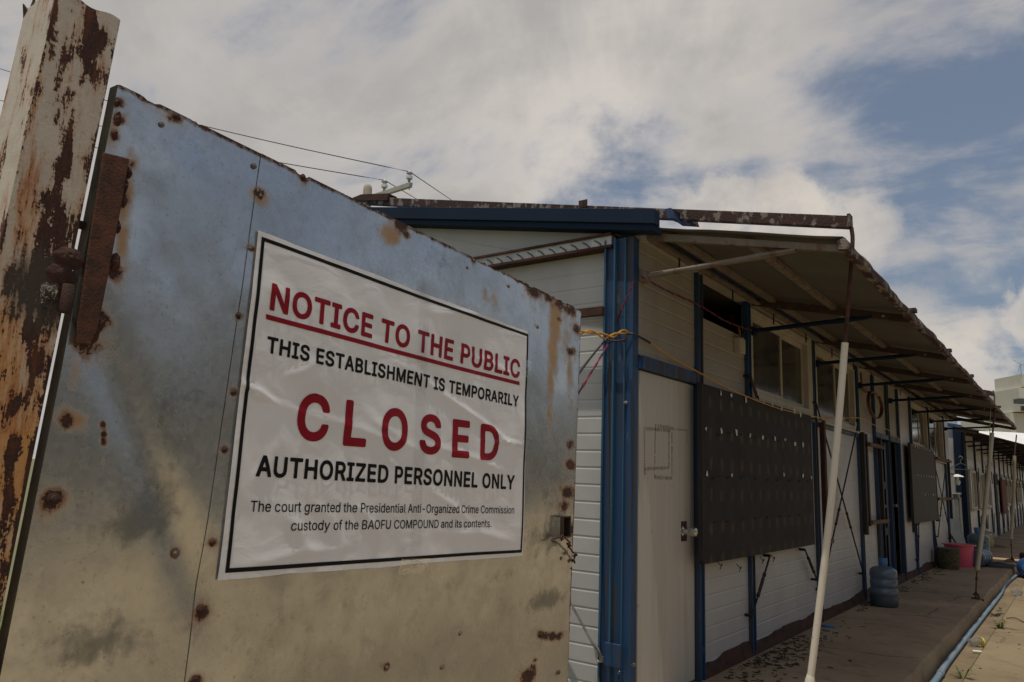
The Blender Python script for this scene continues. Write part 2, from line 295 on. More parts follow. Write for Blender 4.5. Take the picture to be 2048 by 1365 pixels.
def board_mat(name, c1, c2, streak, sy, sz, amt):   # dark ply with rows of worn upright streaks
    tt, b = principled(name); v = coord(tt); s = tt.n('ShaderNodeSeparateXYZ', None, i0=v)
    n1 = tt.noise(v, 6, 7, 0.62); n2 = tt.noise(coord(tt, (1, 1, 0.2)), 40, 6, 0.65)
    col = tt.mix(tt.step(n1, 0.3, 0.7), c1, c2)
    yy = tt.math('ADD', s.outputs[1], tt.math('MULTIPLY', n1, 0.05)); zz_ = tt.math('ADD', s.outputs[2], tt.math('MULTIPLY', n1, 0.06))
    a = tt.step(tt.math('SINE', tt.math('MULTIPLY', yy, 6.283/sy)), 0.1, 1.0); c = tt.step(tt.math('SINE', tt.math('MULTIPLY', zz_, 6.283/sz)), -0.1, 0.9)
    k = tt.math('MULTIPLY', tt.math('MULTIPLY', a, c), tt.step(n2, 0.35, 0.65))
    col = tt.mix(tt.math('MULTIPLY', k, amt), col, streak)
    tt.set(b.inputs['Base Color'], col); b.inputs['Roughness'].default_value = 0.72; b.inputs['Specular IOR Level'].default_value = 0.25
    bp = tt.n('ShaderNodeBump', None, Strength=0.15, Distance=0.004, Height=n2); tt.set(b.inputs['Normal'], bp.outputs[0])
board_mat('board_black', (0.019, 0.0175, 0.0165), (0.030, 0.027, 0.024), (0.105, 0.066, 0.034), 0.19, 0.20, 1.0)
board_mat('board_grey', (0.085, 0.074, 0.062), (0.066, 0.057, 0.047), (0.13, 0.095, 0.06), 0.10, 0.5, 0.4)
def vinyl():
    tt, b = principled('vinyl'); v = coord(tt)
    n = tt.noise(v, 5, 6, 0.6)
    col = tt.mix(tt.step(n, 0.3, 0.75), (0.90, 0.90, 0.90), (0.84, 0.835, 0.83))
    col = tt.mix(tt.math('MULTIPLY', tt.step(tt.noise(v, 2.3, 5, 0.6), 0.58, 0.8), 0.4), col, (0.62, 0.59, 0.54))
    tt.set(b.inputs['Base Color'], col); b.inputs['Roughness'].default_value = 0.36
    h = tt.noise(coord(tt, (1, 1, 1.6)), 9, 3, 0.5, 0.8)
    bp = tt.n('ShaderNodeBump', None, Strength=0.25, Distance=0.006, Height=h); tt.set(b.inputs['Normal'], bp.outputs[0])
vinyl()

# ------------------------------------------------------------------ mesh helpers (all input in eye coordinates)
def wloc(o):
    p = Vector(o.location)
    while o.parent: o = o.parent; p += Vector(o.location)
    return p
class MB:
    def __init__(s): s.v = []; s.f = []
    def add(s, vs, fs):
        k = len(s.v); s.v += [tuple(map(float, p)) for p in vs]; s.f += [tuple(i+k for i in f) for f in fs]; return s
    def box(s, x0, x1, y0, y1, z0, z1):
        return s.add([(x0,y0,z0),(x1,y0,z0),(x1,y1,z0),(x0,y1,z0),(x0,y0,z1),(x1,y0,z1),(x1,y1,z1),(x0,y1,z1)],
                     [(3,2,1,0),(4,5,6,7),(0,1,5,4),(1,2,6,5),(2,3,7,6),(3,0,4,7)])
    def bar(s, a, b, w, h, up=(0, 0, 1)):
        a = Vector(a); b = Vector(b); d = (b-a).normalized(); u = Vector(up)
        if abs(d.dot(u)) > 0.98: u = Vector((1, 0, 0))
        sd = d.cross(u).normalized(); u = sd.cross(d)
        q = [sd*w/2+u*h/2, -sd*w/2+u*h/2, -sd*w/2-u*h/2, sd*w/2-u*h/2]
        return s.add([a+k for k in q]+[b+k for k in q], [(0,1,2,3),(7,6,5,4),(0,4,5,1),(1,5,6,2),(2,6,7,3),(3,7,4,0)])
    def tube(s, pts, r, seg=8, cap=True):
        pts = [Vector(p) for p in pts]; n = len(pts); rs = r if isinstance(r, (list, tuple)) else [r]*n
        d0 = (pts[1]-pts[0]).normalized(); u = Vector((0, 0, 1)) if abs(d0.z) < 0.9 else Vector((1, 0, 0))
        u = d0.cross(u).normalized(); vs = []; fs = []
        for i, p in enumerate(pts):
            d = (pts[min(i+1, n-1)]-pts[max(i-1, 0)]).normalized(); u = (u-d*u.dot(d)).normalized(); w = d.cross(u)
            for k in range(seg):
                a = 2*math.pi*k/seg; vs.append(p+(u*math.cos(a)+w*math.sin(a))*rs[i])
        for i in range(n-1):
            for k in range(seg):
                fs.append((i*seg+k, i*seg+(k+1) % seg, (i+1)*seg+(k+1) % seg, (i+1)*seg+k))
        if cap: fs += [tuple(range(seg))[::-1], tuple((n-1)*seg+k for k in range(seg))]
        return s.add(vs, fs)
    def lathe(s, base, prof, seg=24, axis=(0, 0, 1)):
        ax = Vector(axis).normalized(); u = Vector((1, 0, 0)) if abs(ax.x) < 0.9 else Vector((0, 1, 0)); u = (u-ax*u.dot(ax)).normalized(); w = ax.cross(u)
        base = Vector(base); vs = []; fs = []; n = len(prof)
        for (r, h) in prof:
            for k in range(seg):
                a = 2*math.pi*k/seg; vs.append(base+ax*h+(u*math.cos(a)+w*math.sin(a))*r)
        for i in range(n-1):
            for k in range(seg): fs.append((i*seg+k, i*seg+(k+1) % seg, (i+1)*seg+(k+1) % seg, (i+1)*seg+k))
        fs += [tuple(range(seg))[::-1], tuple((n-1)*seg+k for k in range(seg))]
        return s.add(vs, fs)
    def prism(s, pts, off):
        off = Vector(off); n = len(pts); p = [Vector(q) for q in pts]
        return s.add(p+[q+off for q in p], [tuple(range(n))[::-1], tuple(range(n, 2*n))]+[(i, (i+1) % n, n+(i+1) % n, n+i) for i in range(n)])
    def build(s, name, mat, parent=None, smooth=False, bevel=0.0, loc=None, label=None):
        me = bpy.data.meshes.new(name)
        vs = np.array(s.v); vs[:, 2] += E
        if parent: o0 = np.array(wloc(parent))
        elif loc is not None: o0 = np.array([loc[0], loc[1], loc[2]+E])
        else: o0 = np.array([(vs[:, 0].min()+vs[:, 0].max())/2, (vs[:, 1].min()+vs[:, 1].max())/2, vs[:, 2].min()])
        me.from_pydata((vs-o0).tolist(), [], s.f); me.validate()
        bm = bmesh.new(); bm.from_mesh(me); bmesh.ops.recalc_face_normals(bm, faces=bm.faces)
        bm.to_mesh(me); bm.free()
        if smooth:
            for p in me.polygons: p.use_smooth = True
            me.set_sharp_from_angle(angle=rad(40))
        me.materials.append(MATS[mat]); o = bpy.data.objects.new(name, me); COL.objects.link(o)
        if parent: o.parent = parent
        else: o.location = o0
        if bevel:
            b = o.modifiers.new('bevel', 'BEVEL'); b.width = bevel; b.segments = 2; b.limit_method = 'ANGLE'
        if label: o['label'] = label
        return o
def tag(o, label, cat, group=None):
    o['label'] = label; o['category'] = cat
    if group: o['group'] = group
    return o
def thing(name, label, cat, loc, group=None):
    o = bpy.data.objects.new(name, None); COL.objects.link(o); o.location = (loc[0], loc[1], loc[2]+E); o.empty_display_size = 0.1
    return tag(o, label, cat, group)
def struct(o, kind='structure'): o['kind'] = kind; return o
def curve(pts, n=12):          # Catmull-Rom through the points
    p = [np.array(q, float) for q in pts]; p = [2*p[0]-p[1]]+p+[2*p[-1]-p[-2]]; o = []
    for i in range(1, len(p)-2):
        for k in range(n):
            q = k/n; o.append(0.5*(2*p[i]+(p[i+1]-p[i-1])*q+(2*p[i-1]-5*p[i]+4*p[i+1]-p[i+2])*q*q+(3*p[i]-p[i-1]-3*p[i+1]+p[i+2])*q**3))
    o.append(p[-2]); return o
PF, RD = -1.22, -1.35          # platform top, road top
WX = -2.0                      # face of the long wall
rnd = random.Random(5)

# ------------------------------------------------------------------ ground
struct(MB().box(-600, 600, -300, 900, RD-0.5, RD-0.012).build('ground', 'ground'))
g = MB(); g.box(-0.775, 1.2, -8, 120, RD-0.2, RD); struct(g.build('road', 'concrete_road'))
g = MB(); g.box(1.21, 16, -8, 120, RD-0.2, RD+0.004); struct(g.build('yard', 'concrete_yard'))  # unseen ground, made paler than the road to brighten the gate's reflection
g = MB(); g.box(-1.0, -0.787, -8, 120, RD-0.2, RD-0.006); struct(g.build('gutter', 'concrete_gutter'))
def slab(y0, y1, xe, name):
    n = int((y1-y0)/0.11); vs = []; fs = []
    ys = np.linspace(y0, y1, n+1); e = xe+(fbm(ys*1.3, ys*0+3, 4)-0.5)*0.035+(fbm(ys*7, ys*0+8, 9)-0.5)*0.028
    h = (fbm(ys*6, ys*0+1, 21)-0.5)*0.012
    for i in range(n+1):
        vs += [(WX-0.3, ys[i], PF), (e[i]-0.025, ys[i], PF), (e[i]-0.004, ys[i], PF-0.012+h[i]), (e[i]+0.008, ys[i], RD-0.05)]
    for i in range(n):
        for k in range(3): fs.append((i*4+k, i*4+k+1, i*4+k+5, i*4+k+4))
    fs += [(0, 1, 2, 3), (n*4+3, n*4+2, n*4+1, n*4)]
    o = MB().add(vs, fs).build(name, 'concrete_platform'); return struct(o)
slab(1.5, 17.75, -0.985, 'pavement'); slab(17.95, 60, -1.05, 'pavement')

# ------------------------------------------------------------------ the near barracks
def rib_wall(mb, along, a0, a1, fixed, z0, z1, face, pitch=0.0985, dep=0.0022, top=None):
    # a sheet with small ribs; along 'x' (at y=fixed) or 'y' (at x=fixed); face = outward sign of the normal
    prof = [(z0, 0)]; z = math.ceil((z0-PF)/pitch+0.12)*pitch+PF
    while z < z1-0.02:
        prof += [(z-0.011, 0), (z-0.004, -dep), (z+0.002, -dep), (z+0.007, 0)]; z += pitch
    prof.append((z1, 0)); vs = []; fs = []; n = len(prof)
    for a in (a0, a1):
        for (zz, o) in prof:
            vs.append((a, fixed+face*o, zz) if along == 'x' else (fixed+face*o, a, zz))
    for i in range(n-1): fs.append((i, i+1, n+i+1, n+i))
    k = len(vs)      # back sheet gives it thickness
    bk = fixed-face*0.05
    for a in (a0, a1):
        for zz in (z0, z1): vs.append((a, bk, zz) if along == 'x' else (bk, a, zz))
    fs += [(k, k+2, k+3, k+1)] + [tuple(range(n))+(k+1, k), tuple(range(n, 2*n))+(k+3, k+2), (0, n, k+2, k), (n-1, 2*n-1, k+3, k+1)]
    mb.add(vs, fs)
Y0, Y1 = 3.88, 17.2
B1 = thing('barracks', 'long near barracks of white ribbed panels and blue posts with a lean-to awning', 'barracks', (-3.5, 10, PF))
# gable wall: lower ribbed field, upper triangle
mb = MB(); rib_wall(mb, 'x', -6.2, -2.14, Y0, PF+0.02, 1.355, -1); mb.build('gable_wall', 'panel', B1)
RZ = lambda x: 1.540+(-1.9-x)*0.192      # top of the blue rake over x
mb = MB(); mb.prism([(-2.14, Y0, 1.445), (-6.2, Y0, 1.445), (-6.2, Y0, RZ(-5)-0.12), (-5, Y0, RZ(-5)-0.12), (-2.14, Y0, RZ(-2.14)-0.12)], (0, 0.05, 0))
for k in range(5): mb.bar((-2.2-k*0.62, Y0-0.002, 1.45), (-3.6-k*0.62, Y0-0.002, 1.86), 0.004, 0.006)
mb.build('gable_panel', 'panel', B1)
r = MB(); r.box(-6.2, -2.135, Y0-0.07, Y0+0.0, 1.372, 1.432); rl = r.build('gable_rail', 'galv_rail', B1)
r = MB(); r.box(-6.2, -2.13, Y0-0.085, Y0-0.0, 1.432, 1.446).box(-6.2, -2.13, Y0-0.085, Y0-0.0, 1.356, 1.372); r.build('rail_lip', 'rust', rl)
for k in range(22):
    r = MB(); x = -2.2-k*0.083; r.tube(curve([(x, Y0-0.074, 1.376), (x-0.02, Y0-0.076, 1.398), (x-0.05, Y0-0.074, 1.415)], 4), 0.0035, 5); r.build('rail_tie', 'wire_black', rl)
# corner column: folded channel with lips
mb = MB(); mb.box(-2.178, -1.995, 3.825, 3.90, PF, 1.41); cc = mb.build('corner_column', 'blue', B1, bevel=0.004)
mb = MB(); mb.box(-2.180, -2.168, 3.805, 3.8248, PF, 1.405).box(-2.108, -2.097, 3.79, 3.8248, PF, 1.405).box(-2.043, -2.036, 3.805, 3.8248, PF, 1.405); mb.build('column_lip', 'blue_lip', cc, bevel=0.003)
for (px, py) in ((1222, 1322), (1268, 1330), (1252, 806), (1240, 1345)):
    p = on(px, py, 1, 3.822); mb = MB(); mb.lathe((p[0], 3.824, p[2]), [(0.011, 0), (0.011, 0.006), (0.007, 0.008), (0.007, 0.02)], 8, (0, -1, 0)); mb.build('bolt', 'steel', cc)
mb = MB(); p = on(1232, 1308, 1, 3.82); mb.box(p[0]-0.05, p[0]+0.05, 3.772, 3.784, p[2]-0.06, p[2]+0.06); mb.build('splice_plate', 'blue', cc, bevel=0.003)
mb = MB(); p = on(1240, 672, 1, 3.80); mb.tube(curve([(p[0]-0.06, 3.78, p[2]+0.03), (p[0]-0.055, 3.775, p[2]-0.025), (p[0]+0.045, 3.775, p[2]-0.03), (p[0]+0.05, 3.78, p[2]+0.03)], 5), 0.006, 6); mb.build('wire_hook', 'rust', cc)
a = on(1165, 628, 1, 3.86); mb = MB(); mb.box(-3.0, -2.17, 3.775, 3.815, 0.945, 0.995); mb.build('lock_bar', 'rust', B1)
# gable post near the ridge, brace rod low on the gable
MB().box(-4.02, -3.92, Y0-0.05, Y0, PF, 1.80).build('gable_post', 'blue', B1)
a = on(1100, 1130, 1, 3.80); b = on(1203, 1320, 1, 3.80)
mb = MB(); mb.tube([a, b], 0.007, 8); br = mb.build('brace_rod', 'steel', B1, smooth=True)
mb = MB(); mb.lathe((b[0], 3.82, b[2]), [(0.018, 0), (0.018, 0.014), (0.010, 0.016), (0.010, 0.035)], 6, (0, -1, 0)); mb.tube(curve([b+np.array([-.045, 0, .075]), b+np.array([-.012, -.01, .05]), b+np.array([.01, -.01, 0]), b+np.array([-.02, -.01, -.004]), b+np.array([-.045, 0, .075])], 5), 0.005, 6)
mb.build('bolt', 'steel', br)

# long wall posts
POSTS = [(4.72, 4.80, 1.40), (5.68, 5.755, 1.40), (7.50, 7.58, 1.40), (9.31, 9.385, 1.40), (10.19, 10.26, 1.40), (11.02, 11.14, 1.42), (11.79, 11.86, 1.40), (12.80, 12.87, 1.40), (14.52, 14.6, 1.4), (16.38, 16.46, 1.4)]
for (a, b, zt) in POSTS:
    mb = MB(); mb.box(WX-0.012, WX+0.018, a, b, PF, zt); mb.box(WX+0.018, WX+0.03, a, a+0.012, PF, zt).box(WX+0.018, WX+0.03, b-0.012, b, PF, zt)
    mb.build('post', 'blue', B1)
# bays
def panel(y0, y1, z0, z1, mat='panel'):
    mb = MB(); rib_wall(mb, 'y', y0, y1, WX, z0, z1, 1, dep=0.0016); return mb.build('wall_panel', mat, B1)
ZT = 1.40
panel(3.905, 4.718, 0.715, ZT, 'panel_awning_shade')                                   # over the door
panel(4.802, 5.678, PF+0.07, 0.30); panel(4.802, 5.678, 0.302, 1.115, 'panel_awning_shade')                             # under the vent opening
panel(5.757, 7.498, PF+0.08, 0.625); panel(7.582, 9.308, PF+0.08, 0.60)
panel(9.387, 10.188, PF+0.08, 0.66); panel(9.387, 10.188, 0.662, ZT, 'panel_awning_shade'); panel(10.262, 11.018, 0.70, ZT, 'panel_awning_shade'); panel(11.142, 11.788, 0.70, ZT, 'panel_awning_shade'); panel(11.862, 12.798, PF+0.08, ZT)
panel(12.872, 14.518, PF+0.08, 0.62); panel(14.602, 16.378, PF+0.08, 0.50); panel(16.462, 17.2, PF+0.08, ZT)
# door
mb = MB(); mb.box(WX-0.05, WX+0.035, 3.91, 4.718, 0.632, 0.708); mb.build('door_header', 'blue', B1, bevel=0.003)
mb = MB(); y = 3.925; w = 0.0785
mb.box(WX-0.06, WX-0.004, 3.925, 4.70, PF+0.015, 0.628)
for k in range(10): mb.box(WX-0.004, WX, 3.927+k*0.0774, 3.927+k*0.0774+0.0766, PF+0.017, 0.626)
dr = mb.build('door', 'door_white', B1, bevel=0.0012)
kp = on(1366, 1063, 0, WX)
mb = MB(); mb.lathe((WX, kp[1], kp[2]), [(0.034, 0.0), (0.034, 0.006), (0.020, 0.012), (0.016, 0.04), (0.026, 0.046), (0.029, 0.06), (0.026, 0.085), (0.018, 0.09)], 20, (1, 0, 0)); mb.build('knob', 'chrome', dr, smooth=True)
mb = MB(); mb.box(WX, WX+0.004, kp[1]-0.03, kp[1]+0.05, kp[2]-0.06, kp[2]+0.06); mb.build('lock_plate', 'rust', dr)
mb = MB()                                                        # old glue marks of two removed sheets
def strip(x0, y0, x1, y1, w):
    a = on(x0, y0, 0, WX+0.001); b = on(x1, y1, 0, WX+0.001); n = 26; rr = random.Random(int(x0*7+y1))
    for k in range(n):
        if rr.random() < 0.12: continue
        p = a+(b-a)*(k/n); q = a+(b-a)*((k+0.93)/n); ww = w*(0.55+0.5*rr.random())
        mb.bar(p, q, 0.0012 if abs(b[2]-a[2]) < abs(b[1]-a[1]) else ww, ww if abs(b[2]-a[2]) < abs(b[1]-a[1]) else 0.0012, (0, 0, 1) if abs(b[2]-a[2]) < abs(b[1]-a[1]) else (1, 0, 0))
for q in ((1288, 857, 1340, 862, .022), (1289, 862, 1289, 938, .012), (1289, 938, 1338, 936, .022), (1338, 862, 1338, 935, .02), (1310, 852, 1346, 857, .026), (1311, 855, 1309, 955, .014), (1309, 955, 1344, 957, .024), (1344, 857, 1344, 957, .022), (1346, 859, 1374, 861, .012), (1374, 861, 1373, 888, .014), (1290, 938, 1290, 950, .03)): strip(*q)
mb.build('glue_mark', 'marks', dr)
# vent opening: dark room behind, red pipe
room = MB(); room.box(-6.2, -6.1, Y0+0.06, Y1, PF, 1.4); room.box(-6.1, WX-0.4, Y1-0.05, Y1, PF, 1.40); room.box(-6.1, WX-0.07, Y0+0.06, Y1-0.05, PF+0.0, PF+0.015); room.box(-6.1, WX-0.07, Y0+0.06, Y1-0.05, 1.41, 1.425)
room.build('inner_shell', 'dark_inside', B1)
room = MB(); a = on(1462, 600, 0, WX-0.25); room.tube([(WX-0.25, a[1], 0.8), (WX-0.25, a[1], 1.40)], 0.022, 10); room.build('vent_pipe', 'wire_red', B1, smooth=True)
# windows
def window(y0, y1, z0, z1, mull, parent=B1, x=WX, panem='glass'):
    mb = MB(); t_ = 0.055
    mb.box(x-0.05, x+0.022, y0, y1, z0, z0+t_).box(x-0.05, x+0.022, y0, y1, z1-t_, z1).box(x-0.05, x+0.022, y0, y0+t_, z0+t_, z1-t_).box(x-0.05, x+0.022, y1-t_, y1, z0+t_, z1-t_)
    mb.box(x-0.045, x+0.055, y0-0.0, y1+0.0, z0-0.022, z0-0.001)
    w = mb.build('window', 'frame_cream', parent, bevel=0.003)
    for i, (a, b) in enumerate(((y0+t_, mull), (mull-0.03, y1-t_))):
        xo = x-0.012 if i == 0 else x-0.038
        s = MB(); q = 0.038; za, zb = z0+t_+.001, z1-t_-.001
        s.box(xo-0.012, xo+0.012, a+.001, a+q, za, zb).box(xo-0.012, xo+0.012, b-q, b-.001, za, zb).box(xo-0.012, xo+0.012, a+q, b-q, za, za+q).box(xo-0.012, xo+0.012, a+q, b-q, zb-q, zb)
        s.build('sash', 'frame_cream', w)
        s = MB(); s.box(xo-0.003, xo+0.003, a+q, b-q, za+q, zb-q); s.build('pane', panem, w)
    return w
window(5.765, 7.40, 0.655, 1.375, 6.62); window(7.60, 9.25, 0.63, 1.375, 8.45)
MB().box(WX-0.05, WX+0.02, 7.405, 7.497, 0.64, ZT).build('infill_strip', 'frame_cream', B1)
window(12.90, 14.45, 0.645, 1.36, 13.72); window(14.64, 16.30, 0.525, 1.36, 15.5)
for (a, b, z) in ((5.757, 7.498, 0.627), (7.582, 9.308, 0.602)):
    MB().box(WX-0.04, WX+0.03, a, b, z-0.032, z-0.002).build('sill_rail', 'blue', B1)
# dark double doors
MB().box(WX-0.05, WX+0.03, 10.262, 11.018, 0.635, 0.695).box(WX-0.05, WX+0.03, 11.142, 11.788, 0.635, 0.695).build('door_header', 'blue', B1)
for (a, b) in ((10.30, 11.01), (11.15, 11.78)):
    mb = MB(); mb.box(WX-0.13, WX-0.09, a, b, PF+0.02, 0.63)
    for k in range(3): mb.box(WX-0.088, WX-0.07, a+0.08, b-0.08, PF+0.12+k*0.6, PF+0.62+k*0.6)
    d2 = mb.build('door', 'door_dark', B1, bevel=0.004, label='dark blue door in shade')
    mb = MB(); mb.lathe((WX-0.09, b-0.09, -0.22), [(0.03, 0), (0.03, 0.01), (0.016, 0.03), (0.028, 0.05), (0.02, 0.07)], 12, (1, 0, 0)); mb.build('knob', 'steel', d2, smooth=True)
# rotten base channel, uneven top edge
n = 260; ys = np.linspace(4.80, 17.2, n); vs = []; fs = []
top = PF+0.055+fbm(ys*2.2, ys*0, 3)*0.075+(fbm(ys*12, ys*0+4, 8)-0.5)*0.02
for i in range(n): vs += [(WX+0.03, ys[i], PF-0.01), (WX+0.022, ys[i], PF+0.035), (WX+0.009, ys[i], top[i]), (WX-0.03, ys[i], top[i]), (WX-0.03, ys[i], PF-0.01)]
for i in range(n-1): fs += [(i*5+k, i*5+(k+1) % 5, i*5+5+(k+1) % 5, i*5+5+k) for k in range(5)]
fs += [(0, 1, 2, 3, 4), tuple((n-1)*5+k for k in range(5))]
MB().add(vs, fs).build('base_channel', 'rust', B1)
# X braces of rod with turnbuckles
def brace(a, b, tb=0.72):
    a = np.array(a); b = np.array(b); mb = MB(); mb.tube([a, b], 0.008, 6); o = mb.build('brace_rod', 'wire_black', B1)
    m_ = a+(b-a)*tb; d = (b-a)/np.linalg.norm(b-a); s = np.array([0, d[2], -d[1]]); mb = MB()
    for q in (-1, 1): mb.tube([m_-d*0.09+s*0.004*q, m_-d*0.06+s*0.016*q, m_+d*0.06+s*0.016*q, m_+d*0.09+s*0.004*q], 0.006, 6)
    mb.lathe(m_-d*0.11, [(0.014, 0), (0.014, 0.025)], 8, d); mb.lathe(m_+d*0.085, [(0.014, 0), (0.014, 0.025)], 8, d)
    mb.build('turnbuckle', 'rust', o)
    for p in (a, b): MB().lathe((WX-0.01, p[1], p[2]), [(0.011, 0), (0.011, 0.058), (0.007, 0.063)], 8, (1, 0, 0)).build('bolt', 'wire_black', o)
BX = WX+0.05
def pw(px, py): q = on(px, py, 0, BX); return q
brace(pw(1632, 805), pw(1727, 1148), 0.66); brace(pw(1717, 842), pw(1643, 1180), 0.62)
brace(pw(1540, 1112), pw(1504, 1232), 0.5); brace(pw(1500, 752), pw(1516, 800), 0.5); brace(pw(1610, 1100), pw(1634, 1160), 0.5)
for (a, b, tb) in (((12.86, -0.5), (12.7, -1.0), 0.15), ((14.3, -0.45), (14.55, -0.95), 0.1), ((14.75, 0.5), (16.3, -0.85), 0.7), ((16.2, 0.5), (14.7, -0.75), 0.68)):
    brace((BX, a[0], a[1]), (BX, b[0], b[1]), tb)
# eave rails, main roof with rake trim
MB().box(WX-0.06, WX+0.045, Y0+0.03, Y1, 1.403, 1.44).build('eave_rail', 'frame_cream', B1)
mb = MB(); mb.box(WX+0.06, WX+0.10, Y0+0.03, Y1, 1.385, 1.40).box(WX+0.06, WX+0.066, Y0+0.03, Y1, 1.40, 1.44)
eg = mb.build('eave_gutter', 'purlin', B1)
for k in range(14): MB().tube([(WX+0.08, 4.3+k*0.93, 1.30), (WX+0.08, 4.3+k*0.93, 1.39)], 0.006, 6).build('gutter_hook', 'wire_black', eg)
def slope_slab(x0, x1, y0, y1, zf, th): return [(x0, y0, zf(x0)), (x1, y0, zf(x1)), (x1, y0, zf(x1)-th), (x0, y0, zf(x0)-th)], (0, y1-y0, 0)
mb = MB(); mb.prism(*slope_slab(-1.93, -5.0, Y0-0.04, Y1, lambda x: RZ(x)-0.03, 0.05)); mb.prism(*slope_slab(-5.0, -6.3, Y0-0.04, Y1, lambda x: RZ(-5)-0.03-(-5-x)*0.197, 0.07))
rf = mb.build('roof', 'roof_blue', B1)
mb = MB()
p = [(-1.83, RZ(-1.83)), (-5.0, RZ(-5)), (-5.0, RZ(-5)-0.088), (-1.83, RZ(-1.83)-0.088)]
mb.prism([(x, Y0-0.12, z) for x, z in p], (0, 0.07, 0))
p = [(-1.84, RZ(-1.84)-0.0885), (-5.0, RZ(-5)-0.0885), (-5.0, RZ(-5)-0.128), (-1.84, RZ(-1.84)-0.128)]
mb.prism([(x, Y0-0.105, z) for x, z in p], (0, 0.10, 0))
mb.build('rake_trim', 'blue_dark', rf, bevel=0.003)
mb = MB(); c_ = [on(1331, 418, 1, 4.0), on(1383, 447, 1, 4.35), on(1372, 452, 1, 4.35), on(1335, 438, 1, 4.0)]
mb.prism(c_, (0.01, 0.05, 0.02)); q = [on(1345, 425, 1, 4.3), on(1380, 432, 1, 4.3), on(1384, 444, 1, 4.3), on(1350, 442, 1, 4.3)]
mb.build('bent_flashing', 'blue', rf)
MB().prism(q, (0.0, 0.12, 0.0)).build('roof_patch', 'black_frame', rf)
# awning
AX0, AX1 = -1.975, -0.85
AZ = lambda x: 1.205+(AX1-x)*0.225
YA0, YA1 = 3.88, 16.75
vs = []; fs = []; nx, ny = 8, 170
for i in range(ny+1):
    y = YA0+(YA1-YA0)*i/ny
    for k in range(nx+1):
        x = AX0+(AX1-AX0)*k/nx + (0.02*(vnoise(y*1.7, 0, 5)-0.5)+0.012*(vnoise(y*9, 0, 6)-0.5) if k == nx else 0)
        sag = 0.012*math.sin(y/1.82*2*math.pi*1.0)*k/nx + 0.010*(vnoise(y*2.3, k*0.6, 7)-0.5)
        vs.append((x, y, AZ(x)+0.012+sag+0.006*abs(math.sin(y*math.pi/0.19))))
N_ = nx+1
for i in range(ny):
    for k in range(nx): fs.append((i*N_+k, i*N_+k+1, (i+1)*N_+k+1, (i+1)*N_+k))
mb = MB().add(vs, fs); aw = mb.build('awning', 'awning_sheet', B1, smooth=True)
sd = aw.modifiers.new('thick', 'SOLIDIFY'); sd.thickness = 0.004; sd.offset = 1
RAFT = [3.93, 5.80, 7.65, 9.48, 11.28, 13.08, 14.88, 16.68]
for i, y in enumerate(RAFT):
    mb = MB(); w = 0.036; d = 0.062 if i else 0.045
    mb.prism([(AX0, y-w/2, AZ(AX0)-0.004), (AX1-0.01, y-w/2, AZ(AX1)-0.004), (AX1-0.01, y-w/2, AZ(AX1)-d+0.006), (AX0, y-w/2, AZ(AX0)-d-0.006)], (0, w, 0))
    mb.build('rafter', 'purlin' if i == 0 else 'rafter', aw, bevel=0.003)
    b = on(1585, 490, 1, y) if i == 0 else (-1.12, y, 1.238)
    a = (WX+0.02, y, 1.185); b = np.array([-1.10, y, AZ(-1.10)-0.045])
    c = np.array(a)+(b-np.array(a))*0.70
    mb = MB(); mb.tube([a, c], 0.017, 10); mb.tube([c, c+(b-c)*0.25, b], [0.017, 0.02, 0.012], 10)
    mb.bar(c+(b-c)*0.3, b, 0.045, 0.012); mb.box(WX+0.0, WX+0.05, y-0.03, y+0.03, 1.15, 1.215)
    mb.build('strut', 'purlin' if i == 0 else 'blue_dark', aw, smooth=True)
    if i:
        mb = MB(); mb.lathe((-1.03, y-w/2, AZ(-1.03)-0.03), [(0.012, 0), (0.012, 0.008), (0.006, 0.01)], 8, (0, -1, 0)); mb.build('bolt', 'steel', aw)
for x in (-1.80, -1.36):
    mb = MB(); mb.bar((x, YA0+0.075, AZ(x)-0.012), (x, YA1, AZ(x)-0.012), 0.042, 0.032); mb.build('purlin', 'purlin', aw)
n = 150; ys = np.linspace(YA0, YA1, n); vs = []; fs = []
for i, y in enumerate(ys):
    j = (vnoise(y*6, 0, 12)-0.5)*0.016; lo = AZ(AX1)-0.022-0.02*vnoise(y*9, 2, 13); xx = AX1+(vnoise(y*1.2, 4, 3)-0.5)*0.02
    vs += [(xx+0.002+j, y, AZ(AX1)+0.028), (xx+0.018+j, y, AZ(AX1)+0.004), (xx+0.012+j, y, lo), (xx-0.03, y, lo+0.004), (xx-0.035, y, AZ(AX1)+0.014)]
for i in range(n-1): fs += [(i*5+k, i*5+(k+1) % 5, i*5+5+(k+1) % 5, i*5+5+k) for k in range(5)]
fs += [(0, 1, 2, 3, 4), tuple((n-1)*5+k for k in range(5))]
MB().add(vs, fs).build('edge_trim', 'rust_chip', aw)
for y in (5.85, 7.7, 9.5, 11.3, 13.1): MB().box(AX1-0.04, AX1+0.024, y-0.035, y+0.035, AZ(AX1)+0.028, AZ(AX1)+0.055).build('roof_clip', 'black_frame', aw)

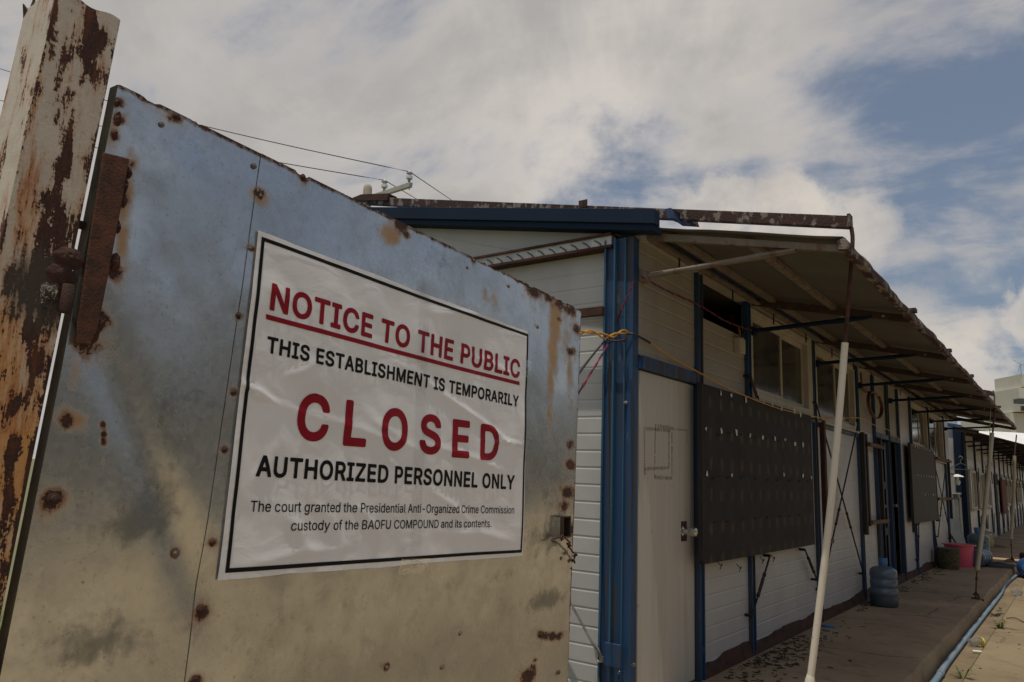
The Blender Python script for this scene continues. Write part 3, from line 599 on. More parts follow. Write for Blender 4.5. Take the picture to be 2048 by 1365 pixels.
# ------------------------------------------------------------------ boards and frames on the wall
def notice_board(name, label, y0, y1, z0, z1, mat, tags, fr='black_frame', lo=0.0):
    x = WX+0.066
    T = thing(name, label, 'notice board', (x, (y0+y1)/2, z0))
    MB().box(x, x+0.029, y0, y1, z0, z1).build('panel', mat, T, bevel=0.002)
    mb = MB(); mb.box(x-0.004, x+0.0305, y0-0.008, y0-0.001, z0-lo, z1+0.008); mb.build('side_frame', fr, T)
    rr = random.Random(3)
    for (y, z) in tags['nails']: mb = MB(); mb.tube([(x+0.027, y, z), (x+0.042, y, z+0.004), (x+0.050, y+0.06, z+0.006), (x+0.050, y+0.10, z+0.012)], 0.0028, 5); mb.build('hook', 'wire_black', T)
    for (y, z) in tags['tags']:
        w, h = rr.uniform(0.008, 0.02), rr.uniform(0.010, 0.024); a = rr.uniform(-0.6, 0.6); c, s = math.cos(a), math.sin(a)
        q = [(-w, -h), (w, -h*0.8), (w*0.9, h), (-w*0.2, h*0.7), (-w, h)]
        mb = MB(); mb.prism([(x+0.0305+0.008*abs(v_)/h*rr.random(), y+u_*c-v_*s, z+u_*s+v_*c) for u_, v_ in q], (0.0015, 0, 0)); mb.build('paper_tag', 'paper', T)
    return T
def c6(x, y): q = on(1360+x/2.053, 700+y/2.053, 0, WX+0.095); return (q[1], q[2])
tg = [c6(*q) for q in ((165, 178), (208, 187), (268, 205), (340, 217), (377, 227), (415, 242), (467, 252), (492, 265), (104, 325), (168, 332), (230, 340), (285, 352), (337, 360), (388, 365), (430, 370), (470, 387), (503, 390), (108, 508), (211, 515), (424, 512), (503, 517), (537, 525))]
nl = [c6(*q) for q in ((195, 346), (245, 350), (300, 362), (350, 366), (400, 375), (130, 530), (190, 527), (245, 528), (303, 531), (354, 535), (395, 537), (445, 538), (485, 540), (520, 542), (135, 712), (190, 707), (250, 700), (305, 695), (355, 690), (402, 687), (445, 684), (485, 680), (150, 350))]
p0, p1 = on(1405, 768, 0, WX+0.095), on(1402, 1135, 0, WX+0.095); q0 = on(1622, 832, 0, WX+0.095); q1 = on(1627, 1087, 0, WX+0.095)
NB1 = notice_board('notice_board', 'big black plywood key board with paper tags right of the white door', p0[1], q0[1], (p1[2]+q1[2])/2, (p0[2]+q0[2])/2, 'board_black', {'tags': tg, 'nails': nl}, lo=-0.02)
for q in ((235, 880), (375, 842), (330, 850), (155, 868)):
    mb = MB(); y, z = c6(*q); mb.tube(curve([(WX+0.09, y, z), (WX+0.11, y+0.02, z-0.03), (WX+0.10, y+0.06, z-0.02), (WX+0.09, y+0.05, z-0.055)], 4), 0.003, 5); mb.build('loose_wire', 'wire_black', NB1)
tags2 = [(12.45+k*0.26, 0.22) for k in range(9)] + [(13.3+k*0.26, -0.06) for k in range(5)] + [(12.4+k*0.2, 0.64) for k in range(11)]
notice_board('notice_board', 'grey brown board with rows of paper scraps beyond the dark double doors', 12.22, 14.50, -0.47, 0.665, 'board_grey', {'tags': tags2, 'nails': []}, lo=0.12)
def frame_piece(label, y0, y1, z0, z1, bars):
    T = thing('board_frame', label, 'frame', (WX+0.06, (y0+y1)/2, z0), 'empty board frames on the wall')
    for y in (y0, y1):
        if y is None: continue
        MB().box(WX+0.032, WX+0.075, y-0.03, y+0.035, z0, z1).build('upright', 'black_frame' if y > 9.2 else 'rust', T)
    for z, a, b in bars: MB().box(WX+0.08, WX+0.115, a, b, z-0.02, z+0.022).build('crossbar', 'wood', T, bevel=0.002)
frame_piece('empty dark upright frame pair behind the white pole, right of the big black board', 7.66, 9.36, -0.51, 0.63, [(-0.50, 7.54, 7.70)])
frame_piece('narrow frame with two brown wooden crossbars, left of the dark double doors', 9.50, 10.30, -0.42, 0.62, [(0.50, 9.46, 10.3), (-0.38, 9.42, 10.36)])
frame_piece('empty frame with one wooden crossbar beyond the grey brown board', 14.72, 16.5, -0.5, 0.60, [(0.55, 14.7, 16.5), (-0.13, 14.66, 16.5)])
# small fittings
a = on(1478, 692, 0, WX+0.02)
J = thing('junction_box', 'small cream junction box under the dark vent opening', 'junction box', (WX, a[1], a[2]-0.06))
mb = MB(); mb.box(WX+0.0, WX+0.05, a[1]-0.06, a[1]+0.06, a[2]-0.06, a[2]+0.055); mb.build('box', 'frame_cream', J, bevel=0.006)
MB().tube(curve([(WX+0.03, a[1], a[2]+0.055), (WX+0.04, a[1]-0.05, a[2]+0.12), (WX+0.02, a[1]-0.02, a[2]+0.15)], 5), 0.008, 6).build('cable_stub', 'hose', J)
MB().tube(curve([(WX+0.03, a[1]+0.02, a[2]+0.055), (WX+0.05, a[1]+0.08, a[2]+0.15), (WX+0.05, a[1]+0.15, a[2]+0.18)], 5), 0.005, 6).build('lead', 'wire_black', J)
mb = MB(); cy, cz = 10.0, 1.03; pts = []
for k in range(50):
    q = k/49*2*math.pi*1.9; pts.append((WX+0.06+0.0008*k, cy+(0.36+0.01*math.sin(q*3))*math.cos(q+1.6), cz+(0.155+0.008*math.sin(q*2))*math.sin(q+1.6)-0.03))
pts = [(WX+0.05, 9.45, 1.33), (WX+0.05, 9.47, 1.2), (WX+0.05, 9.6, 1.12)] + pts
mb.tube(pts, 0.0105, 8); tag(mb.build('hose', 'hose', smooth=True), 'coil of reddish brown hose hanging on the wall under the awning', 'hose')

# ------------------------------------------------------------------ wires near the corner
def wire(name, label, pts, r, mat, cat='wire', n=10):
    mb = MB(); mb.tube(curve(pts, n), r, 7); return tag(mb.build(name, mat, smooth=True), label, cat)
GX = lambda px, py, dd=1.325: on_gate(px, py, dd)
TH = rad(3.6); GV = np.array([-math.sin(TH), math.cos(TH), 0]); GN = np.array([math.cos(TH), math.sin(TH), 0]); GD = 1.3
def on_gate(px, py, dd=GD): r_ = ray(px, py); return r_*(-dd/(r_@GN))
T = thing('yellow_wire', 'twisted yellow wire tied round the blue corner column and strung over the black board', 'wire', (-2.1, 3.75, 0.8))
for k in range(2):
    pts = []; A = on_gate(1150, 668+4*k, GD+0.06); B = on(1258, 668, 1, 3.77)
    for i in range(25):
        q = i/24; p = A+(B-A)*q; s = 6.28*q*2.3+math.pi*k; p = p+np.array([0, 0.006*math.sin(s), 0.009*math.cos(s)+0.012*math.sin(q*9)]); pts.append(p)
    MB().tube(pts, 0.0042, 6).build('strand', 'wire_yellow', T, smooth=True)
pts = [on(1254, 668, 1, 3.77), on(1266, 668, 1, 3.77), on(1275, 672, 0, WX+0.03), on(1300, 686, 0, WX+0.03)]
MB().tube(curve(pts, 8), 0.007, 6).build('taped_joint', 'wire_black', T, smooth=True)
pts = [on(1298, 684, 0, WX+0.03), on(1345, 716, 0, WX+0.035), on(1392, 742, 0, WX+0.05), on(1440, 768, 0, WX+0.11), on(1500, 796, 0, WX+0.11), on(1560, 818, 0, WX+0.11), on(1622, 832, 0, WX+0.08), on(1660, 838, 0, WX+0.05), on(1716, 836, 0, WX+0.05), on(1745, 849, 0, WX+0.05), on(1778, 861, 0, WX+0.05), on(1800, 880, 0, WX+0.05)]
MB().tube(curve(pts, 8), 0.0045, 6).build('run', 'wire_yellow', T, smooth=True)
T = thing('twisted_cord', 'thin red and black twisted cord climbing the blue corner column to the awning', 'cord', (-2.1, 3.75, 0.5))
pa = curve([on_gate(1140, 815, GD+0.08), on(1215, 690, 1, 3.78), on(1245, 615, 1, 3.77), on(1268, 563, 1, 3.77)], 16)
pb = curve([on(1282, 553, 0, WX+0.04), on(1330, 580, 0, WX+0.05), on(1400, 612, 0, WX+0.05), on(1450, 642, 0, WX+0.05), on(1503, 662, 0, WX+0.05)], 16)
for pth in (pa, pb):
    for k, mt in ((0, 'wire_red'), (1, 'wire_black')):
        pts = []
        for i, p in enumerate(pth): s = i*1.3+math.pi*k; pts.append(p+np.array([0.0035*math.sin(s), 0, 0.0035*math.cos(s)]))
        MB().tube(pts, 0.0036, 5).build('strand', mt, T, smooth=True)
wire('black_cord', 'short black cord stretched from behind the gate to the blue corner column', [on_gate(1145, 763, GD+0.06), on(1190, 705, 1, 3.6), on(1212, 680, 1, 3.78), on(1225, 674, 1, 3.78)], 0.006, 'wire_black', 'cord')

# ------------------------------------------------------------------ storm ties: roof beam, rod, plastic sleeve
def sleeve_tie(label, yb, beam, rod, sl_, anchor, socket, smat, rs):
    T = thing('storm_tie', label, 'storm tie', anchor, 'tie-down poles along the platform edge')
    if beam:
        a, b = beam; mb = MB(); mb.bar(a, b, 0.045, 0.066); mb.box(b[0]-0.012, b[0]+0.006, b[1]-0.03, b[1]+0.03, b[2]-0.03, b[2]+0.045); bo = mb.build('roof_beam', 'rust_chip', T, bevel=0.003)
    MB().tube(curve(rod, 6), 0.011, 8).build('rod', 'rust', T, smooth=True)
    mb = MB(); a, b = np.array(sl_[0]), np.array(sl_[1]); d = (b-a)
    bow = [a+d*q+np.array([0.012*math.sin(q*3.14), 0, 0]) for q in np.linspace(0, 1, 12)]
    mb.tube(bow, rs, 16)
    if socket: mb.tube([b-d*0.03, b-d*0.015, b+d*0.05], [rs*1.02, rs*1.35, rs*1.35], 16)
    sv = mb.build('sleeve', smat, T, smooth=True)
    mb = MB(); c = np.array(anchor, float); e = b+(d/np.linalg.norm(d))*0.02; dd = (c-e); L = np.linalg.norm(dd); dd /= L
    s = np.array([0, 1, 0.0])
    mb.tube([e, e+dd*L*0.25], 0.008, 6)
    for q in (-1, 1): mb.tube([e+dd*L*0.22, e+dd*L*0.3+s*0.02*q, e+dd*L*0.7+s*0.02*q, e+dd*L*0.78], 0.007, 6)
    mb.tube([e+dd*L*0.75, c], 0.008, 6)
    for q in (0.22, 0.78): mb.lathe(e+dd*L*q, [(0.014, -0.01), (0.014, 0.02)], 8, dd)
    mb.tube(curve([c+np.array([-0.02, 0, 0.05]), c+np.array([0.02, 0.02, 0.05]), c+np.array([0.04, 0, 0.0]), c+np.array([0.08, -0.02, -0.004])], 5), 0.012, 7)
    mb.box(c[0]-0.04, c[0]+0.04, c[1]-0.04, c[1]+0.04, PF-0.01, PF+0.012)
    mb.build('anchor', 'rust', T, smooth=True)
    return T
yp = 4.2
b1 = on(1701, 446, 1, yp); a1 = on(735, 403, 1, yp)
st1 = sleeve_tie('nearest leaning white pipe pole with rusty rod and long rusty roof beam', yp, (a1, b1), [on(1703, 456, 1, yp), on(1705, 490, 1, yp), on(1697, 600, 1, yp), on(1690, 690, 1, yp)], (on(1690, 686, 1, yp), on(1619, 1372, 1, yp)), (-1.19, 4.17, PF), True, 'pvc', 0.018)
mb = MB(); c = on(1170, 407, 1, yp); mb.box(c[0]-0.03, c[0]+0.035, yp-0.034, yp-0.026, c[2]-0.04, c[2]+0.012); mb.build('beam_clip', 'rust', st1)
mb = MB(); q0, q1 = on(722, 388, 1, yp-0.05), on(775, 404, 1, yp-0.05)
mb.prism([on(722, 389, 1, yp-0.04), on(777, 387, 1, yp-0.04), on(774, 401, 1, yp-0.04), on(726, 401, 1, yp-0.04), on(700, 398, 1, yp-0.04)], (0, 0.1, 0)); mb.build('ridge_bracket', 'rust', st1)
sleeve_tie('second leaning cream pipe pole, tied with a yellow string knot', 12.6, ((-3.0, 12.75, 1.88), tuple(on(1988, 788, 1, 12.75))), [on(1989, 792, 1, 12.75), on(1988, 830, 1, 12.5), on(1985, 872, 1, 12.1)], (on(1984, 868, 1, 12.1), on(1954, 1142, 1, 10.75)), (-1.06, 10.62, PF), False, 'pvc_dirty', 0.027)
mb = MB(); c = on(1977, 928, 1, 11.8); mb.tube(curve([on(1982, 800, 1, 12.4), on(1980, 850, 1, 12.0), on(1978, 920, 1, 11.75)], 5), 0.004, 5)
for k in range(3): mb.tube([c+np.array([0.04*math.cos(q), -0.03+0.03*math.sin(q), 0.035*math.sin(q+k)-k*0.02]) for q in np.linspace(0, 6.28, 12)], 0.0045, 5)
tag(mb.build('string', 'string_pale'), 'yellow string knotted round the second pipe pole', 'string')
sleeve_tie('third and farthest pipe pole, thin and nearly upright', 17, None, [on(2033, 870, 1, 17), on(2029, 914, 1, 16.9)], (on(2029, 912, 1, 16.9), on(2022, 1078, 1, 16.85)), (-1.07, 16.85, PF), False, 'pvc_dirty', 0.028)

# ------------------------------------------------------------------ second barracks further along
B2 = thing('barracks', 'far barracks with white walls, low windows and blue posts beyond the near one', 'barracks', (-3.5, 32, PF))
YB0, YB1 = 19.3, 62
mb = MB(); rib_wall(mb, 'y', YB0, YB1, WX, PF, 1.32, 1, pitch=0.2, dep=0.006); mb.build('wall', 'panel_far', B2)
mb = MB(); mb.box(-6, WX-0.06, YB0, YB0+0.06, PF, 1.9); mb.build('gable_wall', 'panel_far', B2)
MB().box(WX-0.14, WX+0.05, YB0-0.12, YB0-0.005, PF, 1.4).box(WX+0.003, WX+0.05, YB0-0.004, YB0+0.35, PF, 1.3).build('corner_column', 'blue_dark', B2)
yy = [21.7+1.78*k for k in range(22)]
for i, y in enumerate(yy):
    MB().box(WX+0.004, WX+0.035, y-0.05, y+0.05, PF, 1.34).build('post', 'blue' if i % 4 else 'blue_dark', B2)
for i, y in enumerate(yy[:14]):
    if i in (3, 4, 8, 11): continue
    y0 = y-1.55 if i else y-1.6
    w = window(y0, y0+1.2, -0.38, 0.5, y0+0.6, B2, WX+0.03)
mb = MB(); mb.box(WX+0.005, WX+0.03, 26.6, 27.4, PF+0.02, 0.55); mb.build('door', 'blue_dark', B2)
for i, y in enumerate(yy[:16]):
    mb = MB(); mb.tube([(WX+0.06, y, -0.55), (WX+0.06, y-0.25, -1.05)], 0.009, 5); mb.build('brace_rod', 'wire_black', B2); MB().tube([(WX+0.06, y+0.1, 0.6), (WX+0.06, y+0.1, 0.25)], 0.012, 5).build('brace_rod', 'wire_black', B2)
AW = lambda x: 1.10+(-0.85-x)*0.2
mb = MB(); mb.prism(*slope_slab(-1.98, -0.85, 18.3, YB1, lambda x: AW(x)+0.03, 0.02)); a2 = mb.build('awning', 'awning_sheet', B2)
mb = MB(); mb.prism(*slope_slab(-0.90, -0.835, 18.3, YB1, lambda x: AW(x)+0.03, 0.07)); mb.build('edge_trim', 'rust_chip', a2)
for i, y in enumerate([18.4]+[19.95+1.78*k for k in range(22)]):
    mb = MB(); mb.bar((-1.97, y, AW(-1.97)-0.03), (-0.88, y, AW(-0.88)-0.03), 0.05, 0.07); mb.build('rafter', 'rafter', a2)
    mb = MB(); mb.tube([(WX+0.05, y, 1.02), (-1.1, y, AW(-1.1)-0.06)], 0.02, 6); mb.build('strut', 'blue_dark', a2)
mb = MB(); mb.bar((-1.4, 18.3, AW(-1.4)-0.01), (-1.4, YB1, AW(-1.4)-0.01), 0.05, 0.03); mb.build('purlin', 'rafter', a2)
mb = MB(); P_ = [on(1958, 866, 1, 17.5), on(2062, 893, 1, 17.5)]; Q_ = [on(1958, 862, 1, 18.6), on(2062, 868, 1, 18.6)]
mb.prism([P_[0], P_[1], Q_[1], Q_[0]], (0, 0, 0.006)); mb.build('roof_sheet', 'roof_white', a2, label='bright white loose roofing sheet')
mb = MB(); mb.prism(*slope_slab(-1.98, -6, YB0-0.05, YB1, lambda x: 1.45+(-1.98-x)*0.19, 0.06)); mb.build('roof', 'roof_blue', B2)
tag(MB().box(WX+0.05, WX+0.09, 28.2, 30.0, -0.62, 0.42).build('wall_board', 'red_board'), 'dull red board hung on the far barracks wall', 'board')

# ------------------------------------------------------------------ between the two barracks
C = thing('cabinet', 'grey metal cabinet in the shaded gap between the barracks', 'cabinet', (-2.2, 18.4, PF))
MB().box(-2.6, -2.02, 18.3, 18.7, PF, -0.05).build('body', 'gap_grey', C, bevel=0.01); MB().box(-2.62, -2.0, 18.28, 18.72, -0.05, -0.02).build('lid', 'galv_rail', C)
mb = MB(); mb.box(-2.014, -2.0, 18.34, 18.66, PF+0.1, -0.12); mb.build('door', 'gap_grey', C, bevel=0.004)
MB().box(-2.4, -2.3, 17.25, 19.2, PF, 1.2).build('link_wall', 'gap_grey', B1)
L = thing('wall_lamp', 'small white lamp holder on the shaded end wall', 'lamp', (-1.95, 17.3, 0.1))
p = on(*(1760+662/4.264, 860+450/4.264), 1, 17.3)
MB().lathe((p[0], 17.28, p[2]-0.05), [(0.03, 0), (0.05, 0.04), (0.05, 0.08), (0.03, 0.1), (0.03, 0.16)], 14).build('bulb', 'insulator_white', L, smooth=True)
MB().lathe((p[0], 17.28, p[2]+0.11), [(0.12, 0.0), (0.10, 0.02), (0.02, 0.05)], 14).build('shade', 'paper', L, smooth=True)
MB().bar((p[0]-0.15, 17.28, p[2]+0.17), (p[0], 17.28, p[2]+0.15), 0.02, 0.02).build('arm', 'rust', L)
c = on(1760+690/4.264, 860+310/4.264, 1, 16.9)
mb = MB(); hk = [c+np.array(q) for q in ((-0.22, 0, -0.06), (0.0, 0, 0.06), (0.22, 0, -0.06), (-0.22, 0, -0.06))]
mb.tube([hk[0], hk[1], hk[2], hk[0]], 0.009, 6); mb.tube(curve([hk[1], hk[1]+np.array([0, 0, .05]), hk[1]+np.array([.04, 0, .09]), hk[1]+np.array([0, 0, .13]), hk[1]+np.array([-.03, 0, .1])], 5), 0.007, 6)
tag(mb.build('clothes_hanger', 'insulator'), 'pale clothes hanger hanging at the end of the near barracks', 'hanger')
pts = [on(1895, 958, 1, 17.0), on(1908, 1000, 1, 16.9), on(1911, 1034, 1, 16.8), on(1924, 1062, 1, 16.7), on(1935, 1098, 1, 16.6), on(1930, 1103, 1, 16.6), on(1898, 1103, 1, 16.6), on(1895, 1060, 1, 16.75)]
mb = MB(); mb.prism(pts, (0.0, 0.02, 0.0)); tag(mb.build('leaning_sheet', 'white_board'), 'curved white sheet leaning on the wall behind the pink tub', 'sheet')
mb = MB(); mb.tube([on(1897, 1063, 1, 16.4), on(1924, 1106, 1, 16.0)], 0.016, 7); tag(mb.build('stick', 'wood'), 'thin dark stick leaning above the pink tub', 'stick')

# ------------------------------------------------------------------ things standing on the platform
def jug(label, base, axis, s, body='jug_blue', murk=True):
    T = thing('water_jug', label, 'water jug', base, 'blue water jugs')
    ax = np.array(axis, float); ax /= np.linalg.norm(ax); R_ = 0.135*s; H = 0.49*s
    pr = [(R_*0.88, 0), (R_*0.98, 0.012*s), (R_, 0.03*s)]
    for h in (0.10, 0.19, 0.28):
        pr += [(R_, h*s-0.016*s), (R_*0.955, h*s-0.006*s), (R_*0.955, h*s+0.006*s), (R_, h*s+0.016*s)]
    pr += [(R_, 0.345*s), (R_*0.96, 0.37*s), (R_*0.75, 0.395*s), (R_*0.42, 0.41*s), (R_*0.28, 0.418*s), (R_*0.26, 0.44*s)]
    MB().lathe(base, pr, 32, ax).build('body', body, T, smooth=True)
    MB().lathe(np.array(base)+ax*0.43*s, [(R_*0.27, 0), (R_*0.33, 0.004), (R_*0.33, 0.055*s), (R_*0.29, 0.062*s)], 20, ax).build('cap', 'cap_blue', T, smooth=True)
    return T
q = on(1761, 1214, 2, PF)
J1 = jug('murky blue water jug standing by the wall near the second blue post, largest in view', (q[0]+0.02, q[1]+0.1, PF), (0.01, 0, 1), 1.0)
MB().lathe((q[0]+0.02, q[1]+0.1, PF), [(0.122, 0.002), (0.137, 0.013), (0.1385, 0.03), (0.1385, 0.08), (0.1355, 0.107), (0.1365, 0.12)], 32).build('dirt_band', 'jug_murk', J1, smooth=True)
q = on(1960, 1128, 2, PF); jug('upright blue water jug behind the lying one beside the pink tub', (q[0], q[1], PF), (0, 0, 1), 1.25)
q = on(1955, 1134, 2, PF); jug('dark blue water jug lying on its side right of the pink tub', (q[0]-0.02, q[1]-0.1, PF+0.15), (0.25, 0.95, 0.0), 1.05, 'jug_blue')
q = on(2040, 1150, 2, RD)
jug('bright blue water jug lying in the sun at the right edge of the road', (q[0]+0.20, q[1]-0.1, RD+0.155), (-0.15, -0.95, 0.03), 1.15, 'jug_bright', False)
def tub(name, label, px, py, r0, r1, h, mat, cat, rim=0.012):
    q = on(px, py, 2, PF); T = thing(name, label, cat, (q[0], q[1], PF)); b = (q[0], q[1], PF)
    MB().lathe(b, [(r0, 0), (r0+(r1-r0)*0.5, h*0.5), (r1, h), (r1-0.008, h), (r0-0.01, 0.012)], 28).build('body', mat, T, smooth=True)
    MB().lathe(b, [(r1-0.004, h-0.02), (r1+rim, h-0.016), (r1+rim, h), (r1-0.004, h+0.004)], 28).build('rim', mat, T, smooth=True); return T, b
tub('pink_tub', 'pink plastic tub standing on the platform beside the dark basket', 1920, 1133, 0.185, 0.22, 0.36, 'pink', 'tub', 0.03)
tub('waste_basket', 'dark patterned waste basket left of the pink tub', 1897, 1138, 0.15, 0.175, 0.32, 'basket_dark', 'basket')
q = on(1976, 1095, 2, PF); T = thing('plastic_jug', 'small cloudy jug of yellowish liquid against the far wall', 'jug', (q[0], q[1], PF)); b = (q[0], q[1], PF)
MB().lathe(b, [(0.10, 0), (0.12, 0.03), (0.12, 0.2), (0.09, 0.28), (0.04, 0.33), (0.04, 0.37)], 18).build('body', 'jug_yellow', T, smooth=True)
MB().lathe((b[0], b[1], b[2]+0.365), [(0.045, 0), (0.045, 0.04), (0.03, 0.045)], 14).build('cap', 'paper', T)
MB().tube(curve([(b[0]+0.03, b[1]-0.02, PF+0.33), (b[0]+0.12, b[1]-0.05, PF+0.32), (b[0]+0.13, b[1]-0.05, PF+0.2)], 6), 0.018, 8).build('handle', 'jug_yellow', T, smooth=True)
def heap(name, label, px, py, rx, ry, h, mat, cat, seed):
    q = on(px, py, 2, PF); vs = []; fs = []; n, k = 14, 22
    for i in range(n+1):
        for j in range(k):
            a = 2*math.pi*j/k; r = i/n; z = h*(1-r**1.6)*(0.5+fbm(3*r*math.cos(a)+seed, 3*r*math.sin(a)+seed, seed)) if i < n else 0
            wob = 1+0.35*(vnoise(math.cos(a)*2+seed, math.sin(a)*2, seed)-0.5); vs.append((q[0]+rx*r*wob*math.cos(a), q[1]+ry*r*wob*math.sin(a), PF+z+0.003))
    for i in range(n):
        for j in range(k): fs.append((i*k+j, i*k+(j+1) % k, (i+1)*k+(j+1) % k, (i+1)*k+j))
    return tag(MB().add(vs, fs).build(name, mat, smooth=True), label, cat)
heap('clothes_heap', 'flat heap of dark clothes on the platform right of the blue jugs', 2000, 1133, 0.30, 0.45, 0.06, 'cloth_dark', 'clothes', 3)
heap('orange_rag', 'scrap of orange cloth on the dark clothes heap', 1984, 1131, 0.05, 0.08, 0.09, 'cloth_orange', 'rag', 9)
heap('brown_rag', 'small brown rag on the platform beyond the cloudy jug', 1992, 1094, 0.22, 0.3, 0.05, 'cloth_brown', 'rag', 5)
heap('tan_rag', 'tan scrap lying at the foot of the farthest pipe pole', 2020, 1124, 0.10, 0.25, 0.05, 'wood', 'rag', 6)
q = on(2040, 1112, 2, PF); MB_ = MB(); MB_.box(q[0]+0.0, q[0]+0.3, q[1]-0.15, q[1]+0.2, RD, PF+0.06); tag(MB_.build('brown_box', 'rust', bevel=0.01), 'reddish brown box at the right edge beside the platform', 'box')
q = on(1654, 1254, 2, PF); mb = MB(); mb.lathe((q[0], q[1], PF), [(0.045, 0), (0.047, 0.012), (0.04, 0.016)], 18); mb.box(q[0]-0.02, q[0]+0.07, q[1]-0.012, q[1]+0.012, PF+0.002, PF+0.010); tag(mb.build('bottle_lid', 'cap_blue', smooth=False), 'small bright blue lid on the platform near the wall', 'lid')
# flakes of rust and dirt under the black board
mb = MB(); rr = random.Random(11)
for k in range(300):
    y = 4.9+abs(rr.gauss(0, 1))*0.9 + (0.6 if rr.random() < 0.5 else 0); x = WX+0.06+abs(rr.gauss(0, 1))*0.16
    if x > -1.3 or y > 8.6: continue
    L_, w, a = rr.uniform(0.004, 0.026)*(1.5 if rr.random() < 0.1 else 1), rr.uniform(0.002, 0.007), rr.gauss(0.5, 0.9); c, s = math.cos(a), math.sin(a)
    pts = [(x+u*c-v*s, y+u*s+v*c, PF+0.002+rr.uniform(0, 0.004)) for u, v in ((-L_, 0), (-L_*0.2, -w), (L_, -w*0.3), (L_*0.6, w), (-L_*0.5, w*0.8))]
    mb.prism(pts, (0, 0, 0.003))
for k in range(120):
    y = rr.uniform(8.5, 17); x = WX+0.05+abs(rr.gauss(0, 1))*0.1; L_ = rr.uniform(0.01, 0.05); a = rr.uniform(0, 3); w = 0.01; c, s = math.cos(a), math.sin(a)
    mb.prism([(x+u*c-v*s, y+u*s+v*c, PF+0.002) for u, v in ((-L_, 0), (0, -w), (L_, 0), (0, w))], (0, 0, 0.004))
struct(mb.build('rust_flakes', 'debris'), 'stuff')

# ------------------------------------------------------------------ kerb pipe and litter
def rp(px, py, z=RD): return on(px, py, 2, z)
pts = [(-0.90, 2.0, RD+0.0235), (-0.945, 4.0, RD+0.0235)] + [np.array([*rp(a, b, RD+0.0235)[:2], RD+0.0235]) for a, b in ((1863, 1372), (1900, 1318), (1964, 1236), (2000, 1190), (2012, 1168), (2040, 1148))]
pts += [(-0.70, 16.8, RD+0.0235), (-0.3, 17.6, RD+0.0235)]
T = thing('water_pipe', 'long faded blue plastic pipe lying along the kerb', 'pipe', (-0.95, 8, RD))
MB().tube(curve(pts, 14), 0.0225, 14).build('tube', 'pipe_blue', T, smooth=True)
cv = curve(pts, 14)
for k in (34, 62):
    d = cv[k+1]-cv[k]; d = d/np.linalg.norm(d); MB().tube([cv[k]-d*0.05, cv[k]+d*0.05], 0.026, 14).build('coupling', 'pipe_blue', T, smooth=True)
c = rp(1956, 1293); T = thing('plastic_cup', 'crushed clear plastic cup with a yellow rim on the road by the pipe', 'cup', (c[0], c[1], RD))
MB().lathe((c[0]-0.06, c[1]-0.04, RD+0.035), [(0.030, 0), (0.034, 0.03), (0.037, 0.07), (0.041, 0.115), (0.038, 0.115), (0.028, 0.004)], 18, (0.75, 0.62, -0.02)).build('body', 'clear_plastic', T, smooth=True)
MB().lathe((c[0]+0.022, c[1]+0.03, RD+0.033), [(0.042, 0), (0.044, 0.008), (0.040, 0.016)], 18, (0.75, 0.62, -0.02)).build('rim', 'yellow_plastic', T)
c = rp(1953, 1307); mb = MB(); mb.lathe((c[0]-0.03, c[1], RD+0.011), [(0.011, 0), (0.011, 0.07)], 12, (0.9, 0.4, 0)); tag(mb.build('cork', 'pvc'), 'short pale tube stub on the road beside the crushed cup', 'stub')
c = rp(2029, 1188); mb = MB(); mb.lathe((c[0], c[1]-0.1, RD+0.05), [(0.045, 0), (0.05, 0.05), (0.048, 0.14), (0.02, 0.18), (0.018, 0.2)], 16, (0.5, -0.85, 0)); tag(mb.build('clear_bottle', 'clear_plastic', smooth=True), 'small clear bottle lying on the road near the right edge', 'bottle')
c = rp(1990, 1231); mb = MB(); rr = random.Random(8)
for k in range(14):
    a = rr.uniform(0, 6.3); p = np.array([c[0]+rr.gauss(0, .05), c[1]+rr.gauss(0, .12), RD+0.004]); mb.bar(p, p+np.array([0.06*math.cos(a), 0.06*math.sin(a), 0.012]), 0.02, 0.004)
tag(mb.build('cloth_scrap', 'cloth_dark'), 'torn dark scrap on the road against the blue pipe', 'scrap')
def weed(label, px, py, n, s, seed):
    c = rp(px, py); mb = MB(); rr = random.Random(seed)
    for k in range(n):
        a = rr.uniform(0, 6.28); l = s*rr.uniform(0.5, 1.1); h = l*rr.uniform(0.4, 1.0); w = 0.006; d = np.array([math.cos(a), math.sin(a), 0]); sd = np.array([-d[1], d[0], 0])*w
        p0 = np.array([c[0], c[1], RD-0.004])+d*0.01; p1 = p0+d*l*0.5+np.array([0, 0, h]); p2 = p0+d*l+np.array([0, 0, h*0.7])
        mb.add([p0-sd*0.5, p0+sd*0.5, p1+sd, p1-sd, p2], [(0, 1, 2, 3), (3, 2, 4)])
    return tag(mb.build('weed', 'weed'), label, 'weed', 'weeds in the road joint')
weed('low weed sprawling in the road joint', 2001, 1257, 34, 0.09, 1); weed('upright wispy weed at the bottom edge of the road', 1926, 1356, 14, 0.10, 2)
weed('small weed by the kerb under the platform edge', 1880, 1315, 16, 0.05, 3)
mb = MB(); mb.tube(curve([rp(2013, 1238)+np.array([0, 0, .006]), rp(2030, 1240)+np.array([0, 0, .02]), rp(2048, 1246)+np.array([0, 0, .006])], 6), 0.006, 5); tag(mb.build('twig', 'bark'), 'thin dark twig lying on the road', 'twig')
mb = MB(); rr = random.Random(21)
for k in range(160):
    x, y = rr.uniform(-0.97, 0.6), rr.uniform(5.5, 22); s = rr.uniform(0.003, 0.010)*(1.4 if x < -0.8 else 1)
    mb.prism([(x-s, y, RD-0.006), (x, y-s, RD-0.006), (x+s*1.3, y+s*0.3, RD-0.006), (x, y+s, RD-0.006)], (0, 0, s*0.8+0.006))
